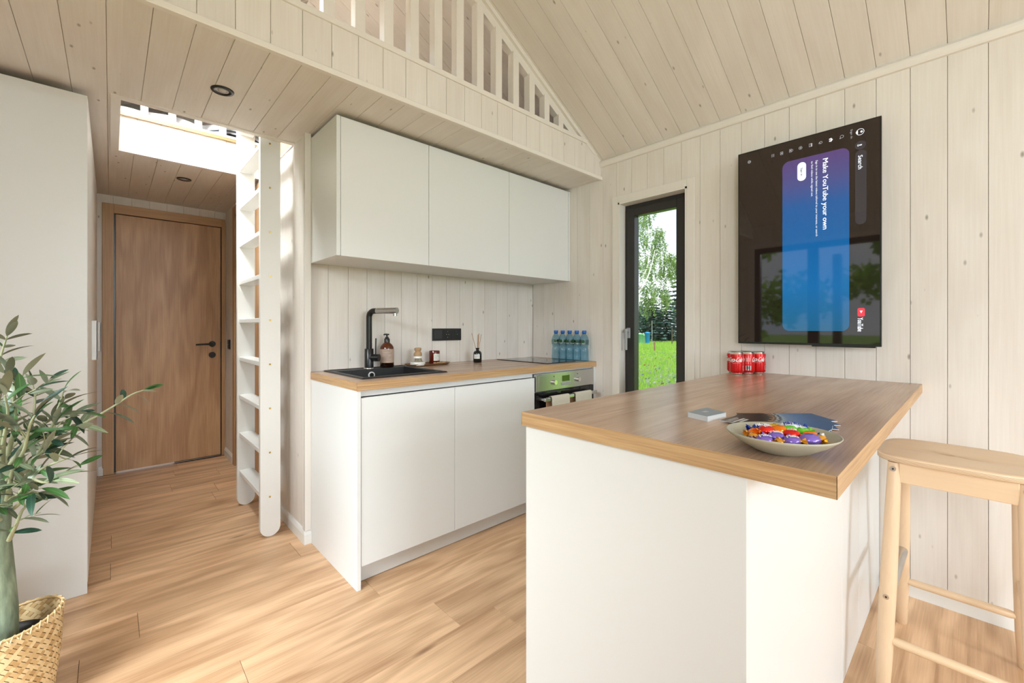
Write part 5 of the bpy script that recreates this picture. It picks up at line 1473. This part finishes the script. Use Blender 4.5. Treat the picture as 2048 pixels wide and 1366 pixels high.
def spruce(label, u, t, h_, r0, seed, loc=None):
    rb = np.random.RandomState(seed); p = loc if loc is not None else W(u, t); p = Vector(p); p.z = GZ
    s_ = thing('spruce_tree', label, 'tree', p, 'blue green spruces')
    MB().tube([(0, 0, 0), (0, 0, h_*.6), (0, 0, h_)], [.11, .07, .015], 8).build('trunk', M_sbark, s_)
    Vs = []; tiers = 16
    for k in range(tiers):
        u_ = (k+.5)/tiers; z = .25+(h_-.3)*u_; r = r0*(1-u_)**.9+.08; nbr = 11 if u_ < .7 else 7
        for j in range(nbr):
            a = 2*PI*(j+rb.rand())/nbr; ln = r*rb.uniform(.75, 1.1); nq = 60
            s = rb.rand(nq)**.8; wid = .28*ln*(1-s*.75)
            px = s*ln; py = (rb.rand(nq)-.5)*wid*1.3; pz = z-.22*ln*s**1.3+.05*rb.randn(nq)*ln*.3+.10*ln*s**3
            X_ = px*math.cos(a)-py*math.sin(a); Y_ = px*math.sin(a)+py*math.cos(a)
            P_ = np.c_[X_, Y_, pz]; d = np.c_[np.cos(a+rb.randn(nq)*.5), np.sin(a+rb.randn(nq)*.5), -.15+rb.randn(nq)*.2]
            e2 = np.c_[-np.sin(a)*np.ones(nq), np.cos(a)*np.ones(nq), rb.randn(nq)*.5]; sz = .17*(.6+.6*rb.rand(nq, 1))
            Vs.append(np.stack([P_-d*sz, P_+e2*sz*.38, P_+d*sz, P_-e2*sz*.38], 1))
    V = np.concatenate(Vs); o_ = link('foliage', npmesh('foliage', V, M_spr, rb.choice(3, len(V), p=[.4, .35, .25])), s_); o_['kind'] = 'stuff'
    return s_
spruce('blue green spruce in the middle of the window view, right of the birch trunk', 1306, 42, 4.3, 1.9, 1)
spruce('tall dark spruce at the right edge of the window view', 1356, 46, 7.4, 2.5, 2)
spruce('lower spruce between the two taller ones in the window view', 1333, 40, 4.0, 1.7, 3)
spruce('spruce standing behind the birch trunk at the left of the window view', 1262, 47, 5.6, 2.0, 4)
spruce('young spruce half hidden behind the right post of the window', 1390, 42, 5.0, 2.0, 6)
for i, (u, t, h_, r) in enumerate(((1205, 62, 6.5, 4.2), (1298, 76, 5.8, 4.4), (1392, 62, 7.2, 4.2))):
    p = W(u, t); p.z = GZ
    t_ = thing('shrub', ['dark shrubbery far behind the birch trunk', 'dark shrubbery far behind the middle spruce', 'dark shrubbery far behind the tall right spruce'][i], 'shrub', p)
    rq = np.random.RandomState(40+i); cen = [(rq.uniform(-.8, .8)*r, rq.uniform(-.3, .3)*r, h_*rq.uniform(.15, .75)) for _ in range(14)]
    V = leaf_cloud(rq, cen, [(r*.4, r*.3, h_*.25)]*14, 420, .26, None)
    o_ = link('foliage', npmesh('foliage', V, M_spr+[foliage_mat('shrub_green', (.13, .22, .07), .2)], rq.choice(4, len(V))), t_); o_['kind'] = 'stuff'
# hedge, path, posts, bins
pa = MB(); a, b_ = W(1200, 24), W(1420, 24.0); dd = (b_-a).normalized(); nn = Vector((-dd.y, dd.x, 0))
pa.add([Vector((p.x, p.y, GZ+.012)) for p in (a-nn*.8, b_-nn*.8, b_+nn*.5, a+nn*.5)], [(0, 1, 2, 3)])
struct('path', pa, plain('gravel', (.50, .48, .46), .9, var=.15, bscale=20))
for i, (u, t, h_, r, mt_, lab) in enumerate(((1309, 24, .62, .035, plain('rusty_post', (.22, .10, .07), .8), 'short reddish post standing in the meadow'), (1304, 33, 1.95, .022, M_gray, 'thin grey pole in front of the spruces'), (1344, 34, 1.35, .04, M_sbark, 'dark wooden post at the right of the meadow'))):
    p = W(u, t); p.z = GZ; o_ = MB().tube([(0, 0, 0), (0, 0, h_)], r, 8).build('post', mt_, None, T(p)); tag(o_, lab, 'post')
for u, col, lab, h_ in ((1281, (.15, .42, .20), 'green garden bin beneath the birch', .95), (1286, (.25, .50, .28), 'pale green garden bin between two others beneath the birch', .85), (1295, (.01, .22, .50), 'blue garden bin beneath the birch, rightmost of the three', 1.05)):
    p = W(u, {1281: 35.0, 1286: 36.6, 1295: 35.6}[u]); p.z = GZ+.3; mb = MB(); mb.lathe([(.16, -.3), (.22, h_-.42), (.24, h_-.40), (.24, h_-.36), (.1, h_-.30), (0, h_-.29)], 10)
    o_ = mb.build('garden_bin', plain('bin_'+lab[:4], col, .5), None, T(p)); tag(o_, lab, 'bin')
# greenery beyond the glazed door on the left (seen mirrored in the television)
rb = np.random.RandomState(9)
M_bush = [foliage_mat('bush_a', (.26, .46, .06), .4), foliage_mat('bush_b', (.17, .32, .05), .4), foliage_mat('bush_c', (.36, .52, .10), .4)]
for i, (x, y, h_, r) in enumerate(((-13, 1.0, 5.5, 2.4), (-14, 7.0, 6.2, 2.7), (-12, 12.4, 4.6, 2.0), (-15, -6.0, 6.0, 2.4), (-16, 18.0, 6.5, 3.0))):
    t_ = thing('garden_tree', ['round leafy tree', 'larger leafy tree', 'low leafy tree', 'broad leafy tree', 'tall leafy tree'][i]+' beyond the left glazed door, seen only mirrored in the television', 'tree', (x, y, GZ))
    MB().tube([(0, 0, 0), (.1, 0, h_*.5)], [.16, .10], 8).build('trunk', M_sbark, t_)
    cen = [(rb.uniform(-.6, .6)*r, rb.uniform(-.8, .8)*r, h_*(.10+.75*q/8)) for q in range(9)]
    V = leaf_cloud(rb, cen, [(r*.50, r*(.75-.05*q), r*.28) for q in range(9)], 420, .14, None, drop=.3)
    o_ = link('foliage', npmesh('foliage', V, M_bush, rb.choice(3, len(V))), t_); o_['kind'] = 'stuff'
te = struct('terrace', MB().box(XL-2.2, XL-.13, -2.5, 4.0, GZ, GZ+.16), plain('terrace_deck', (.20, .13, .08), .7))
for y in (.0, 1.35, 2.9):
    o_ = MB().rbox(-.05, .05, -.05, .05, 0, 2.35, .004).build('terrace_post', M_dark, None, T((XL-2.1, y, GZ+.16)))
    tag(o_, {0: 'dark square terrace post nearest the front of the house', 1: 'dark square terrace post in the middle of the terrace edge', 2: 'dark square terrace post at the far end of the terrace'}[int(y)], 'post')
